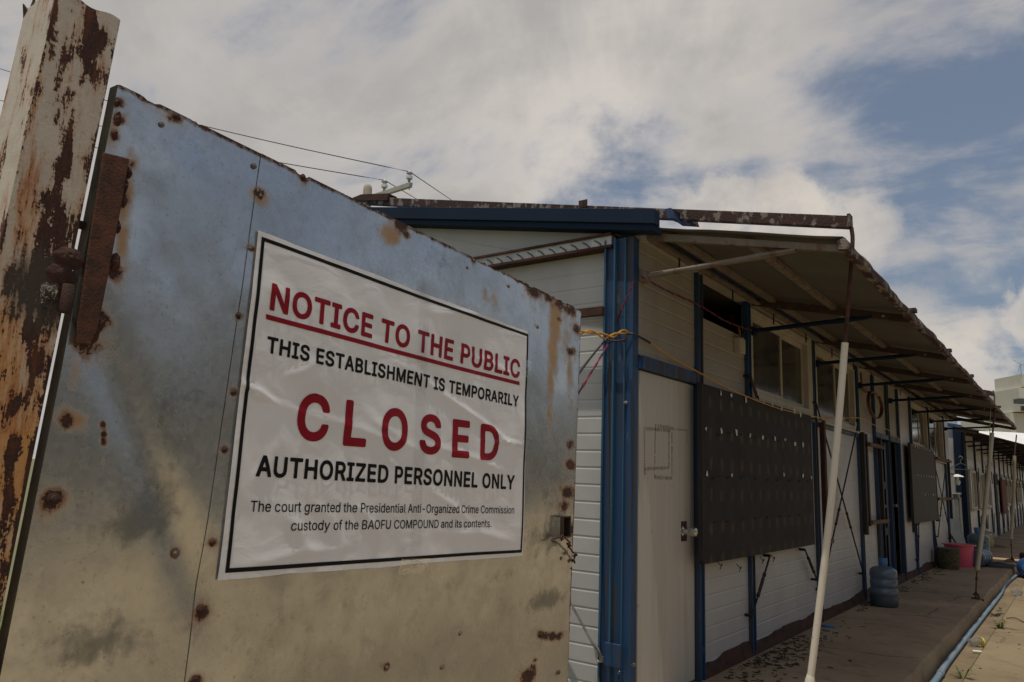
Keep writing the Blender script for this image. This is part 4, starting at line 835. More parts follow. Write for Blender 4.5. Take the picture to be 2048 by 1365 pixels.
struct(mb.build('grit', 'concrete_gutter'), 'stuff')

# ------------------------------------------------------------------ power pole, lines, tower
def PT(px, py, d): return at(px, py, d)
U = thing('utility_pole', 'round topped concrete utility pole behind the roof with a pale crossarm', 'utility pole', (at(735, 400, 17)[0], at(735, 400, 17)[1], RD))
tp = at(735.5, 378, 17)
MB().lathe((tp[0], tp[1], RD), [(0.17, 0), (0.098, tp[2]-RD-0.02), (0.092, tp[2]-RD+0.04), (0.068, tp[2]-RD+0.09), (0.03, tp[2]-RD+0.11)], 20).build('pole', 'pole_concrete', U, smooth=True)
A = at(682, 415, 18.2); B = at(822, 370, 15.2)
mb = MB(); mb.bar(A, B, 0.075, 0.10); mb.tube([B+np.array([-.04, 0, -.04]), B+np.array([-.04, 0, -.1])], 0.015, 6); mb.build('crossarm', 'crossarm', U, bevel=0.006)
INS = []
for (px, py, d) in ((818, 367, 15.3), (768, 384, 16.4), (690, 414, 17.9)):
    b = at(px, py, d)+np.array([0, 0, 0.03]); s = d/16*0.82
    o = MB().lathe(b, [(0.035*s, 0), (0.035*s, 0.05*s), (0.05*s, 0.06*s), (0.05*s, 0.08*s)], 14).build('insulator_pin', 'steel', U, smooth=True)
    MB().lathe(b, [(0.06*s, 0.07*s), (0.085*s, 0.085*s), (0.085*s, 0.15*s), (0.06*s, 0.165*s)], 18).build('insulator_skirt', 'insulator_white', o, smooth=True)
    MB().lathe(b, [(0.05*s, 0.166*s), (0.045*s, 0.20*s), (0.085*s, 0.225*s), (0.085*s, 0.245*s), (0.045*s, 0.27*s), (0.035*s, 0.30*s), (0.0*s+0.01, 0.31*s)], 18).build('insulator_cap', 'insulator', o, smooth=True)
    INS.append(b+np.array([0, 0, 0.275*s]))
NAMES = ['black overhead line over the taller right insulator', 'black overhead line over the lower left insulator', 'lowest black overhead line, seen left of the rusty post']
for i, (ins, lp, rp_) in enumerate(zip(INS, ((0, 138), (0, 201), (0, 246)), ((902, 400), (836, 400), (742, 420)))):
    a = at(*lp, 23); d = ins-a; far = a-d*1.2+np.array([0, 0, 0.6]); b = at(*rp_, 24); e = b+(b-ins)*3
    pts = [far] + [a+d*q-np.array([0, 0, 0.16*math.sin(q*math.pi)]) for q in (0, .25, .5, .75)] + [ins]
    pr = curve(pts, 6)+[np.array(q) for q in (ins*0.5+b*0.5, b, e)]
    mb = MB(); mb.tube(pr, 0.0105, 6); tag(mb.build('power_line', 'wire_black'), NAMES[i], 'power line', 'overhead power lines')
TW = thing('tower', 'pale stepped tower building with a rooftop aerial at the far right edge', 'tower', (at(2060, 900, 70)[0], at(2060, 900, 70)[1], RD))
def tbox(name, x0, x1, y0, y1, d, mat, par, depth=6):
    p = [at(x0, y1, d), at(x1, y1, d), at(x1, y0, d), at(x0, y0, d)]
    for q in p: pass
    zl, zh = p[0][2], p[3][2]; a, b = p[0], p[1]; a2_, b2_ = np.array([a[0], a[1]]), np.array([b[0], b[1]]); nrm = np.array([-(b2_-a2_)[1], (b2_-a2_)[0]]); nrm = nrm/np.linalg.norm(nrm)*depth
    pts = [(a2_[0], a2_[1], zl), (b2_[0], b2_[1], zl), ((b2_+nrm)[0], (b2_+nrm)[1], zl), ((a2_+nrm)[0], (a2_+nrm)[1], zl)]
    return MB().prism(pts, (0, 0, zh-zl)).build(name, mat, par)
tbox('base', 2034, 2150, 823, 1010, 70, 'tower', TW, 8); tbox('upper_storey', 2040.5, 2130, 775, 822.7, 70.5, 'tower', TW, 6); tbox('top_storey', 2044, 2110, 748, 774.7, 71, 'tower', TW, 4)
tbox('awning', 2040, 2062, 797, 806, 69.5, 'tower_dark', TW, 0.9); tbox('window', 2046, 2060, 812, 821, 70.2, 'tower_dark', TW, 0.3)
mb = MB(); b = at(2043, 755, 71); tt_ = at(2041, 729, 71); mb.tube([b, tt_], 0.03, 5)
for (x, y) in ((2026, 720), (2056, 724), (2036, 744), (2060, 735)): mb.tube([tt_, at(x, y, 71)], 0.02, 5)
mb.build('aerial', 'insulator', TW)

# ------------------------------------------------------------------ grass beyond the gate, added barracks out of view
mb = MB(); rr = random.Random(2)
for k in range(9000):
    x, y = rr.uniform(-6.2, -1.75), rr.uniform(0.2, 3.6); h = rr.uniform(0.10, 0.42); a = rr.uniform(0, 6.28); w = 0.006; l = rr.uniform(0.02, 0.14)
    d = np.array([math.cos(a), math.sin(a), 0]); sd = np.array([-d[1], d[0], 0])*w; p0 = np.array([x, y, RD-0.015]); p1 = p0+d*l*0.4+np.array([0, 0, h*0.6]); p2 = p0+d*l+np.array([0, 0, h])
    mb.add([p0-sd, p0+sd, p1+sd*0.8, p1-sd*0.8, p2], [(0, 1, 2, 3), (3, 2, 4)])
struct(mb.build('grass', 'grass_blade'), 'stuff')
B3 = thing('barracks', 'added pale two storey barracks across the yard, unseen but for a grey band in the gate', 'barracks', (13, 14, RD))  # unseen building added only to give the gate its grey reflection
mb = MB(); rib_wall(mb, 'y', -14, 46, 10.0, RD, 3.0, -1, pitch=0.2, dep=0.006); mb.build('wall', 'panel_opp', B3)
MB().box(10.06, 15.9, -14, -13.9, RD, 3.0).build('end_wall', 'panel_opp', B3); MB().box(10.06, 15.9, 45.9, 46, RD, 3.0).build('end_wall', 'panel_opp', B3)
mb = MB(); mb.prism([(9.5, -14.4, 2.98), (16.4, -14.4, 2.98), (13, -14.4, 3.9)], (0, 60.8, 0)); mb.build('roof', 'roof_blue', B3)
MB().box(9.2, 9.98, -14, 46, 0.82, 0.92).build('gallery', 'gap_grey', B3)
for k in range(20):
    y = -12+k*2.9
    MB().box(9.93, 9.975, y-0.05, y+0.05, RD, 0.815).build('post', 'blue', B3)
    for z in (-0.45, 1.35): MB().box(9.96, 9.985, y+0.6, y+1.9, z, z+0.95).build('window', 'glass', B3)

# ------------------------------------------------------------------ gate post
def sz(px, py, dd=GD): p = on_gate(px, py, dd); return float(p@GV), float(p[2])
def GP(s, z, off=0.0): p = GV*s+GN*(-GD+off); return np.array([p[0], p[1], z])
def wear_mesh(name, mat, parent, verts, faces, wear, smooth=True):
    o = MB().add(verts, faces).build(name, mat, parent, smooth=smooth)
    at_ = o.data.color_attributes.new('wear', 'FLOAT_COLOR', 'POINT')
    dat = np.ones((len(verts), 4)); dat[:, :3] = wear; at_.data.foreach_set('color', dat.ravel()); return o
PO = 0.004                                        # the post's face stands a little proud of the gate
PD = GD-PO
def psz(px, py): return sz(px, py, PD)
sA, zA = psz(110, 0); sB, zB = psz(5, 460); sC, zC = psz(243, 48); sD_, zD = psz(115, 700)
lean = ((sC-sD_)/(zC-zD)+(sA-sB)/(zA-zB))/2
ztop = zC+0.004; sR0 = sC-0.003-lean*zC; sL0 = sA-lean*zA        # edge s at z=0
wP = sR0-sL0
PT_ = thing('gate_post', 'leaning square steel gate post, cream paint flaking to brown rust', 'post', GP((sL0+sR0)/2, RD, PO-wP/2))
def pgrid(face):
    nz, nu = 420, 34; vs = []; fs = []; us = np.linspace(0, 1, nu); zs = np.linspace(RD, ztop, nz)
    U_, Z_ = np.meshgrid(us, zs)
    tear = 0
    if face == 0: S = sL0+wP*U_; O = np.full_like(S, PO)                      # towards the road
    elif face == 1: S = np.full_like(U_, sL0); O = PO-wP*(1-U_)               # towards the camera's left
    elif face == 2: S = sL0+wP*(1-U_); O = np.full_like(U_, PO-wP)
    else: S = np.full_like(U_, sR0); O = PO-wP*U_
    S = S+lean*Z_
    zz = Z_.copy()
    if face == 0: zz[-1, :] += 0.004*np.sin(us*9)
    if face == 1: zz[-1, :] -= 0.02*np.clip(np.sin(us*7+1), 0, 1)
    dent = 0.0015*(fbm(U_*2+face*7, Z_*6, 31)-0.5)
    if face in (0, 2): O = O+dent
    for i in range(nz):
        for j in range(nu): vs.append(tuple(GP(S[i, j], zz[i, j], O[i, j])))
    for i in range(nz-1):
        for j in range(nu-1): fs.append((i*nu+j, i*nu+j+1, (i+1)*nu+j+1, (i+1)*nu+j))
    uu, zf = U_.ravel(), Z_.ravel()
    low = ss(-zf, -0.72, 0.1)
    R_ = 0.29+0.11*low+0.6*(fbm(uu*3+face*5, zf*9, 41)-0.5)+0.22*ss(np.abs(uu-0.5), 0.43, 0.5)
    G_ = 0.36+0.40*low+0.9*(fbm(uu*4, zf*7, 45)-0.5); B_ = np.zeros_like(uu)
    if face == 0:
        for (px, py, rr_, am) in ((185, 45, 17, .75), (205, 75, 26, .55), (182, 88, 20, .75), (172, 112, 22, .75), (178, 142, 20, .7), (160, 165, 14, .6), (135, 118, 10, .6), (148, 190, 12, .5), (112, 245, 14, .55), (128, 285, 24, .6), (118, 320, 26, .75), (128, 350, 24, .75), (100, 400, 26, .6), (120, 430, 30, .7), (95, 470, 36, .8), (105, 540, 34, .7), (60, 660, 20, .6), (70, 730, 22, .5), (40, 800, 22, .5), (30, 900, 20, .5), (25, 1000, 16, .5)):
            a, b = psz(px, py); ua = (a-sL0-lean*b)/wP; R_ = R_+0.62*am*np.exp(-(((uu-ua)*wP/(rr_*0.00072))**2+((zf-b)/(rr_*0.00085))**2))
        a, b = psz(90, 580); ua = (a-sL0-lean*b)/wP
        k = np.exp(-(((uu-ua)/0.75)**2+((zf-b)/0.085)**2)); B_ = B_+0.95*k; R_ = R_+0.15*k
    if face == 1: R_ -= 0.03
    return vs, fs, np.stack([R_, G_, B_], 1)
V_, F_, K_ = [], [], []
for f_i in range(4):
    v_, f2, w_ = pgrid(f_i); k = len(V_); V_ += v_; F_ += [tuple(i+k for i in f) for f in f2]; K_.append(w_)
wear_mesh('tube', 'flaking_paint', PT_, V_, F_, np.concatenate(K_), smooth=False)
# torn lip at the top left, as in a cut tube end
tl = GP(sL0+lean*ztop, ztop, PO-wP)
mb = MB(); mb.prism([tl+np.array([0, 0, -0.03]), tl+GV*-0.006+np.array([0, 0, 0.004]), tl+GN*0.012+np.array([0, 0, -0.012]), tl+GN*0.025+np.array([0, 0, 0.012]), tl+GN*0.03+np.array([0, 0, -0.03])], GV*0.003)
mb.build('torn_edge', 'rust', PT_)
# weld blob and hinge barrel
def blob(px, py, rx, rz, th, mat, name, parent, seed, base=PO):
    s0, z0 = psz(px, py); vs = []; fs = []; n, k = 12, 26
    for i in range(n+1):
        for j in range(k):
            a = 2*math.pi*j/k; r = i/n; h = th*math.cos(r*1.57)*(0.45+1.1*float(fbm(r*math.cos(a)*4+seed, r*math.sin(a)*4+seed, seed)))
            w = 1+0.4*(float(vnoise(math.cos(a)*2+seed, math.sin(a)*2+seed, seed+3))-0.5); vs.append(tuple(GP(s0+rx*r*w*math.cos(a), z0+rz*r*w*math.sin(a), base+h-0.001)))
    for i in range(n):
        for j in range(k): fs.append((i*k+j, i*k+(j+1) % k, (i+1)*k+(j+1) % k, (i+1)*k+j))
    return MB().add(vs, fs).build(name, mat, parent, smooth=True)
M('weld', (0.16, 0.14, 0.11), (0.05, 0.035, 0.025), 60, 0.42, 0.55, 0.9, 160)
blob(100, 592, 0.016, 0.026, 0.007, 'weld', 'weld_bead', PT_, 4); blob(138, 515, 0.026, 0.020, 0.006, 'rust', 'weld_bead', PT_, 7); blob(122, 548, 0.024, 0.024, 0.005, 'rust', 'weld_bead', PT_, 9)
s0, z0 = psz(131, 600); MB().lathe(GP(s0, z0-0.022, 0.006), [(0.010, 0), (0.0105, 0.004), (0.0105, 0.046), (0.009, 0.048)], 16).build('hinge_barrel', 'rust', PT_, smooth=True)
s0, z0 = psz(172, 445); MB().bar(GP(s0-0.02, z0, -0.02), GP(s0+0.03, z0, -0.02), 0.012, 0.012).build('hinge_tab', 'rust', PT_)

# ------------------------------------------------------------------ gate
TL, TR = np.array(sz(237, 168)), np.array(sz(1162, 621)); br_ = np.array(sz(1135, 1365)); bl_ = np.array(sz(3, 1340))
BR = TR+(br_-TR)*((-1.21-TR[1])/(br_[1]-TR[1])); BL = TL+(bl_-TL)*((-1.16-TL[1])/(bl_[1]-TL[1]))
GT = thing('gate', 'sagging sheet metal gate of dull galvanised steel with rust spots, carrying the notice', 'gate', GP((TL[0]+TR[0])/2, RD, -0.02))
u_seam = (sz(525, 318)[0]-TL[0])/(TR[0]-TL[0])
def blin(u, v): u = np.asarray(u)[..., None]; v = np.asarray(v)[..., None]; return (TL*(1-u)+TR*u)*(1-v)+(BL*(1-u)+BR*u)*v     # v: 0 top .. 1 bottom
SPOTS = [(352, 233, 13, .8), (605, 355, 10, .7), (322, 250, 5, .25), (507, 333, 5, .25), (105, 998, 19, .95), (352, 1108, 8, .7), (947, 522, 6, .5), (1141, 703, 8, .75), (520, 388, 9, .6), (500, 497, 7, .6), (478, 633, 9, .6), (466, 785, 8, .65), (448, 900, 8, .65), (425, 1085, 9, .7), (403, 1224, 14, .85), (388, 1360, 10, .8),
  (240, 205, 9, .6), (238, 240, 11, .7), (232, 275, 8, .6), (262, 330, 10, .6), (250, 400, 12, .5), (228, 545, 16, .8), (205, 640, 16, .7), (180, 690, 26, .7), (132, 842, 14, .8), (206, 850, 6, .9), (207, 868, 6, .95), (206, 885, 5, .9), (168, 1140, 3, .6), (165, 1165, 3, .6), (801, 452, 13, .85), (812, 468, 9, .6), (1068, 585, 12, .8), (1098, 596, 9, .7), (1120, 612, 12, .6), (1140, 622, 10, .8), (1152, 660, 8, .8), (1118, 640, 5, .6), (1138, 890, 9, .6), (1140, 930, 10, .8), (1134, 985, 12, .85), (1128, 1010, 10, .7), (1138, 1060, 12, .8), (1105, 1273, 8, .85), (1092, 1273, 8, .8), (1118, 1272, 7, .8), (1082, 1270, 7, .8), (1060, 1352, 12, .95), (1068, 1335, 6, .8), (1072, 1322, 4, .7), (774, 1336, 7, .6), (886, 1336, 6, .3), (1073, 655, 5, .4), (1016, 573, 4, .35), (934, 536, 4, .3), (922, 1268, 5, .35), (1110, 845, 4, .3), (1118, 1345, 6, .4), (1121, 1117, 4, .35)]
STAIN = [(330, 225, 40, 26, .4), (225, 260, 22, 60, .6), (250, 400, 20, 90, .7), (262, 330, 22, 30, .6), (245, 480, 16, 60, .75), (180, 680, 45, 30, .7), (150, 740, 14, 45, .55), (142, 840, 38, 26, .8), (105, 998, 28, 26, .7), (403, 1224, 28, 26, .7), (520, 395, 26, 24, .6), (780, 470, 26, 24, .8), (1110, 640, 14, 60, .95), (1104, 700, 11, 60, .9), (1098, 760, 9, 60, .7), (1096, 830, 8, 60, .5), (1130, 680, 14, 70, .45), (1138, 745, 8, 50, .6), (1140, 820, 6, 60, .3), (985, 600, 14, 30, .45), (970, 590, 10, 22, .4), (605, 365, 18, 18, .4), (478, 640, 14, 14, .4), (466, 790, 14, 14, .45), (830, 540, 10, 50, .2), (1085, 1290, 22, 20, .3), (205, 920, 8, 30, .3)]
DIRT = [(330, 870, 60, 110, .35), (300, 1010, 70, 60, .5), (250, 1060, 90, 30, .45), (180, 1290, 110, 60, .55), (410, 800, 60, 30, .35), (880, 525, 35, 35, .3), (310, 290, 120, 40, .15), (1090, 1200, 40, 22, .7), (1110, 960, 40, 100, .35), (600, 1300, 160, 50, .12), (1090, 1080, 60, 50, .3), (850, 1180, 200, 20, .2), (640, 470, 90, 40, .15)]
def fields(s, z):
    R_ = np.zeros_like(s); G_ = np.zeros_like(s); B_ = np.zeros_like(s)
    def rad_(px, py): a = sz(px, py); b = sz(px+10, py); return abs(b[0]-a[0])/10, abs(sz(px, py+10)[1]-a[1])/10
    for (px, py, r, am) in SPOTS:
        a, b = sz(px, py); ks, kz = rad_(px, py); q = ((s-a)/(r*ks*0.92))**2+((z-b)/(r*kz*0.92))**2
        R_ = np.maximum(R_, am*1.05*np.exp(-q*0.55)); G_ = np.maximum(G_, 0.62*am*np.exp(-q*0.13)); dz = b-z; G_ = np.maximum(G_, 0.5*am*np.exp(-((s-a)/(r*ks*0.7))**2)*np.where(dz > 0, np.exp(-dz/(r*kz*5)), 0))
    for (px, py, rx, ry, am) in STAIN:
        a, b = sz(px, py); ks, kz = rad_(px, py); G_ = np.maximum(G_, am*np.exp(-(((s-a)/(rx*ks))**2+((z-b)/(ry*kz))**2)))
    for (px, py, rx, ry, am) in DIRT:
        a, b = sz(px, py); ks, kz = rad_(px, py); B_ = B_+am*np.exp(-(((s-a)/(rx*ks))**2+((z-b)/(ry*kz))**2))
    return R_, G_, B_
def dent(s, z):
    s = np.asarray(s, float); z = np.asarray(z, float)
    eu = np.minimum(s-(TL[0]+(BL[0]-TL[0])*(TL[1]-z)/(TL[1]-BL[1])), (TR[0]+(BR[0]-TR[0])*(TR[1]-z)/(TR[1]-BR[1]))-s)
    ev = np.minimum((TL[1]+(TR[1]-TL[1])*(s-TL[0])/(TR[0]-TL[0]))-z, z+1.2)
    edge = np.clip(np.minimum(eu, ev)*5, 0.1, 1)
    d = edge*(0.020*(fbm(s*1.9+3, z*1.6, 51, 2)-0.5)+0.006*(fbm(s*5+1, z*4.2+2, 57, 3)-0.5))
    a, b = sz(330, 1010); d = d-0.007*np.exp(-(((s-a)*1.2+(z-b)*0.7)/0.06)**2)*np.exp(-((s-a)/0.3)**2)
    a, b = sz(330, 330); d = d+0.004*np.exp(-((s-a)/0.09)**2-((z-b)/0.06)**2)
    return d
def sheet(u0, u1, nu, off, name):
    nv = 330; U_, V2 = np.meshgrid(np.linspace(u0, u1, nu), np.linspace(0, 1, nv)); P_ = blin(U_, V2); s, z = P_[..., 0], P_[..., 1]
    d = dent(s, z)
    tz = z + np.where(V2 == 0, -0.006*ss(fbm(s*22, s*0, 77), 0.55, 0.75), 0)
    vs = [tuple(GP(a_, b_, off+c_)) for a_, b_, c_ in zip(s.ravel(), tz.ravel(), d.ravel())]
    fs = [(i*nu+j, i*nu+j+1, (i+1)*nu+j+1, (i+1)*nu+j) for i in range(nv-1) for j in range(nu-1)]
    R_, G_, B_ = fields(s, z)
    top = V2*1.9; R_ = np.maximum(R_, 0.62*ss(-top, -0.018, -0.002)+0.55*(fbm(s*9, s*0+2, 61)-0.45)*ss(-top, -0.06, -0.005)*ss(s, 1.2, 1.9))
    rt = (1-U_)*1.8
    if u1 == 1: R_ = np.maximum(R_, 0.55*ss(-rt, -0.012, -0.001)+0.6*(fbm(z*7, z*0+5, 63)-0.52)*ss(-rt, -0.05, -0.004)); 
    B_ = B_+0.35*(fbm(s*3, z*3, 71)-0.5)
    return wear_mesh(name, 'galvanised', GT, vs, fs, np.stack([R_.ravel(), G_.ravel(), B_.ravel()], 1))
sheet(0.0, u_seam, 110, 0.0, 'sheet_panel'); sheet(u_seam-0.003, 1.0, 300, 0.0016, 'sheet_panel')
# frame behind the sheets
def fbar(p, q, w, mat, o=-0.03, th=0.033): 
    a, b = GP(*p, o), GP(*q, o); return MB().bar(a, b, th, w, tuple((GV if abs(q[1]-p[1]) > 0.5 else np.array([0, 0, 1])))).build('frame_tube', mat, GT, bevel=0.002)
M('frame_olive', (0.16, 0.155, 0.115), (0.11, 0.10, 0.075), 9, 0.6, 0, 0.2, 70, spots=((14, (1, 1, 0.4), 0.56, 0.66, (0.06, 0.025, 0.015), 0.8),))
e1 = (BL-TL)/np.linalg.norm(BL-TL); e2 = (BR-TR)/np.linalg.norm(BR-TR)
fbar(TL+np.array([0.012, 0]), BL+np.array([0.012, 0]), 0.024, 'frame_olive', -0.0165, 0.026)
fbar(TR+np.array([-0.016, 0.0]), BR+np.array([-0.016, 0.0]), 0.034, 'rust', -0.0275, 0.04)
k = (TR-TL)/np.linalg.norm(TR-TL)
fbar(TL+k*0.03+np.array([0, -0.012]), TR-k*0.04+np.array([0, -0.012]), 0.030, 'rust', -0.029, 0.033)
for v in (0.5, 0.985): fbar(tuple(blin(0.015, v)), tuple(blin(0.97, v)), 0.03, 'rust', -0.032, 0.032)
# hinge plate over the left edge
M('rust_plate', (0.115, 0.038, 0.014), (0.035, 0.015, 0.009), 30, 0.8, 0, 0.3, 200, spots=((40, (1, 1, 0.4), 0.6, 0.72, (0.20, 0.07, 0.02), 0.6), (14, (1, 1, 1), 0.6, 0.7, (0.025, 0.012, 0.009), 0.8)))
h = [np.array(sz(*q, GD-0.006)) for q in ((206, 305), (258, 318), (244, 400), (214, 560), (194, 660), (180, 690), (148, 688), (158, 620), (180, 470))]
MB().prism([GP(q[0], q[1], 0.003) for q in h], GN*0.006).build('hinge_plate', 'rust_plate', GT, bevel=0.002)
for (px, py, r, m_) in ((258, 345, .008, 1), (250, 372, .009, 2), (246, 402, .009, 3), (236, 455, .008, 4), (232, 525, .011, 5), (200, 645, .012, 6), (188, 668, .013, 7), (236, 205, .006, 8), (237, 238, .008, 9), (230, 268, .007, 10)):
    blob(px, py, r*0.8, r*1.6, 0.006, 'rust', 'weld_bead', GT, m_+20, 0.004)
for (px, py, r) in ((516, 385, .007), (522, 393, .006), (500, 497, .005), (478, 632, .006), (466, 786, .006), (448, 900, .006), (425, 1086, .006), (404, 1222, .010), (388, 1361, .008)):
    blob(px, py, r, r*1.3, 0.004, 'weld' if py < 600 else 'rust', 'weld_bead', GT, px % 13+40, 0.002+float(dent(*sz(px, py))))
# screws: copies of one head
def screw_mb(c, r):
    mb = MB(); mb.lathe(c, [(r, 0), (r, r*0.12), (r*0.55, r*0.2), (r*0.5, r*0.5), (r*0.2, r*0.55)], 14, GN); return mb
M('screw_rust', (0.09, 0.035, 0.018), (0.05, 0.03, 0.025), 60, 0.7, 0.2, 0.5, 200); M('screw_zinc', (0.26, 0.25, 0.23), (0.12, 0.08, 0.06), 80, 0.5, 0.6, 0.3, 200)
P1 = {}
for (px, py, r, mt) in ((352, 233, .007, 'screw_rust'), (605, 355, .0075, 'screw_rust'), (322, 250, .0055, 'screw_zinc'), (507, 333, .0065, 'screw_zinc'), (105, 998, .0105, 'screw_rust'), (352, 1108, .007, 'screw_zinc'), (947, 522, .006, 'screw_zinc'), (1141, 703, .008, 'screw_rust'), (1016, 573, .006, 'screw_zinc'), (1082, 1270, .008, 'screw_rust'), (774, 1336, .006, 'screw_zinc'), (886, 1336, .006, 'screw_zinc'), (922, 1268, .006, 'screw_zinc'), (1118, 1345, .008, 'screw_zinc'), (1121, 1117, .006, 'screw_zinc'), (1073, 655, .006, 'screw_zinc'), (934, 536, .005, 'screw_zinc')):
    s_, z_ = sz(px, py); c = GP(s_, z_, 0.002+float(dent(s_, z_)))
    if mt not in P1:
        P1[mt] = (screw_mb(np.zeros(3)+np.array([0, 0, -E])+np.array(wloc(GT)), 1.0).build('screw', mt, GT, smooth=True)); o = P1[mt]
    else: o = P1[mt].copy(); COL.objects.link(o); o.parent = GT
    o.location = Vector(c)+Vector((0, 0, E))-wloc(GT); o.scale = (r, r, r)
# bolt holder and chain
s_, z_ = sz(1119, 1053); M('box_dark', (0.035, 0.028, 0.022), (0.06, 0.035, 0.02), 20, 0.6, 0.3, 0.3, 80)
mb = MB(); hw, hh, dp = 0.026, 0.035, 0.03
def gbox(mb, s0, s1, z0, z1, o0, o1): 
    mb.prism([GP(s0, z0, o0), GP(s1, z0, o0), GP(s1, z1, o0), GP(s0, z1, o0)], GN*(o1-o0))
gbox(mb, s_-hw, s_-hw+0.004, z_-hh, z_+hh, 0.002, dp); gbox(mb, s_+hw-0.004, s_+hw, z_-hh, z_+hh, 0.002, dp); gbox(mb, s_-hw+0.004, s_+hw-0.004, z_+hh-0.004, z_+hh, 0.002, dp); gbox(mb, s_-hw+0.004, s_+hw-0.004, z_-hh, z_-hh+0.004, 0.002, dp); gbox(mb, s_-hw+0.0045, s_+hw-0.0045, z_-hh+0.0045, z_+hh-0.0045, 0.003, 0.005)
lb = mb.build('bolt_box', 'box_dark', GT)
mb = MB(); gbox(mb, s_-hw-0.006, s_-hw-0.0005, z_-hh*0.95, z_+hh*0.9, 0.002, 0.02); mb.build('bolt_box_lip', 'chrome', GT)
CH = thing('chain', 'short rusty chain hanging through the bolt box at the gate end', 'chain', GP(s_+0.03, z_-0.12, 0.02))
def link(c, d, nrm, L_=0.052, w=0.024, r=0.0030):
    d = np.array(d)/np.linalg.norm(d); nrm = np.array(nrm, float); nrm -= d*(nrm@d); nrm /= np.linalg.norm(nrm); sd = np.cross(d, nrm); pts = []
    for k in range(21):
        a = 2*math.pi*k/20; x = (w/2-r)*math.cos(a); y = (w/2-r)*math.sin(a)+(1 if math.sin(a) >= 0 else -1)*(L_/2-w/2); pts.append(np.array(c)+d*y+sd*x)
    mb = MB(); mb.tube(pts, r, 7, cap=False); return mb.build('link', 'rust', CH, smooth=True)
pix = [(1106, 1082), (1124, 1076), (1138, 1090), (1150, 1108), (1146, 1122), (1138, 1136)]
ofs = [0.022, 0.034, 0.03, 0.022, 0.008, -0.006]
cp = [on_gate(px, py, GD-o) for (px, py), o in zip(pix, ofs)]
for i in range(5):
    a, b = cp[i], cp[i+1]; d = b-a; L_ = np.linalg.norm(d)
    link((a+b)/2, d, GN if i % 2 else GN*0.4+np.array([0, 0, 0.9])+GV*0.5, max(L_*1.3, 0.042))

# ------------------------------------------------------------------ notice on the gate
SG = thing('notice_sign', 'white vinyl public notice with red and black lettering taped to the gate', 'sign', GP(*sz(735, 810), 0.004))
c_tl, c_tr, c_br, c_bl = [np.array(sz(*q)) for q in ((512, 462), (1050, 664), (1040, 1112), (431, 1160))]
CRE = [((470, 760), (560, 815), .0035, .012), ((520, 800), (840, 900), .0016, .02), ((840, 620), (1030, 640), .0022, .02), ((850, 760), (1040, 905), .0028, .014), ((960, 880), (1045, 890), .003, .012), ((840, 880), (1030, 950), .002, .02), ((560, 1010), (620, 1110), .0026, .025), ((620, 990), (690, 1090), .0022, .022), ((700, 1000), (760, 1070), .0018, .02), ((870, 1060), (1030, 1080), .0028, .03), ((460, 1130), (700, 1090), .0018, .02), ((520, 560), (600, 620), .0016, .03), ((900, 690), (1040, 760), .002, .018), ((560, 880), (500, 980), .002, .03), ((760, 700), (900, 800), .0016, .025), ((640, 720), (560, 760), .0018, .02), ((850, 970), (960, 1060), .0022, .018), ((730, 830), (830, 900), .0016, .02)]
CR2 = [(np.array(sz(*a)), np.array(sz(*b)), am, w) for a, b, am, w in CRE]
def wrinkle(s, z):
    s = np.asarray(s, float); z = np.asarray(z, float); d = dent(s, z)+0.0060+0.003*(fbm(s*5, z*5, 91, 3)-0.5)+0.0022*(fbm((s+z*0.8)*16, (z-s*0.4)*6, 95, 2)-0.5)
    for a, b, am, w in CR2:
        L_ = b-a; n_ = np.linalg.norm(L_); e = L_/n_; q = ((s-a[0])*e[0]+(z-a[1])*e[1])/n_; r = -(s-a[0])*e[1]+(z-a[1])*e[0]+0.15*w*np.sin(q*9)
        d = d+0.95*am*np.exp(-(r/(w*0.55))**2)*np.exp(-((q-0.5)/0.42)**4)
    return d
def sbil(u, v): u = np.asarray(u)[..., None]; v = np.asarray(v)[..., None]; return (c_tl*(1-u)+c_tr*u)*(1-v)+(c_bl*(1-u)+c_br*u)*v
STEP = 0.008
nu, nv = 150, 100; U_, V2 = np.meshgrid(np.linspace(0, 1, nu), np.linspace(0, 1, nv)); P_ = sbil(U_, V2)
s = P_[..., 0].copy(); z = P_[..., 1].copy()
z[0] += 0.003*(fbm(s[0]*9, s[0]*0, 97)-0.5)*2; z[-1] += 0.003*(fbm(s[-1]*7, s[-1]*0, 98)-0.5)*2
d = wrinkle(s, z); vs = [tuple(GP(a, b, c)) for a, b, c in zip(s.ravel(), z.ravel(), d.ravel())]
fs = [(i*nu+j, i*nu+j+1, (i+1)*nu+j+1, (i+1)*nu+j) for i in range(nv-1) for j in range(nu-1)]
o = MB().add(vs, fs).build('banner', 'vinyl', SG, smooth=True)
def drape(bm, name, mat, off=0.0011):             # cut flat print into small cells and lay it on the wrinkled vinyl
    xs = [v.co.x for v in bm.verts]; zs = [v.co.z for v in bm.verts]
    for k in np.arange(min(xs)+STEP, max(xs), STEP): bmesh.ops.bisect_plane(bm, geom=bm.verts[:]+bm.edges[:]+bm.faces[:], plane_co=(k, 0, 0), plane_no=(1, 0, 0))
    for k in np.arange(min(zs)+STEP, max(zs), STEP): bmesh.ops.bisect_plane(bm, geom=bm.verts[:]+bm.edges[:]+bm.faces[:], plane_co=(0, 0, k), plane_no=(0, 0, 1))
    co = np.array([(v.co.x, v.co.z) for v in bm.verts]); d = wrinkle(co[:, 0], co[:, 1])+off; bm.verts.index_update()
    vs = [tuple(GP(a, b, c)) for (a, b), c in zip(co, d)]; fs = [tuple(v.index for v in f.verts) for f in bm.faces]
    o = MB().add(vs, fs).build(name, mat, SG)
    return o
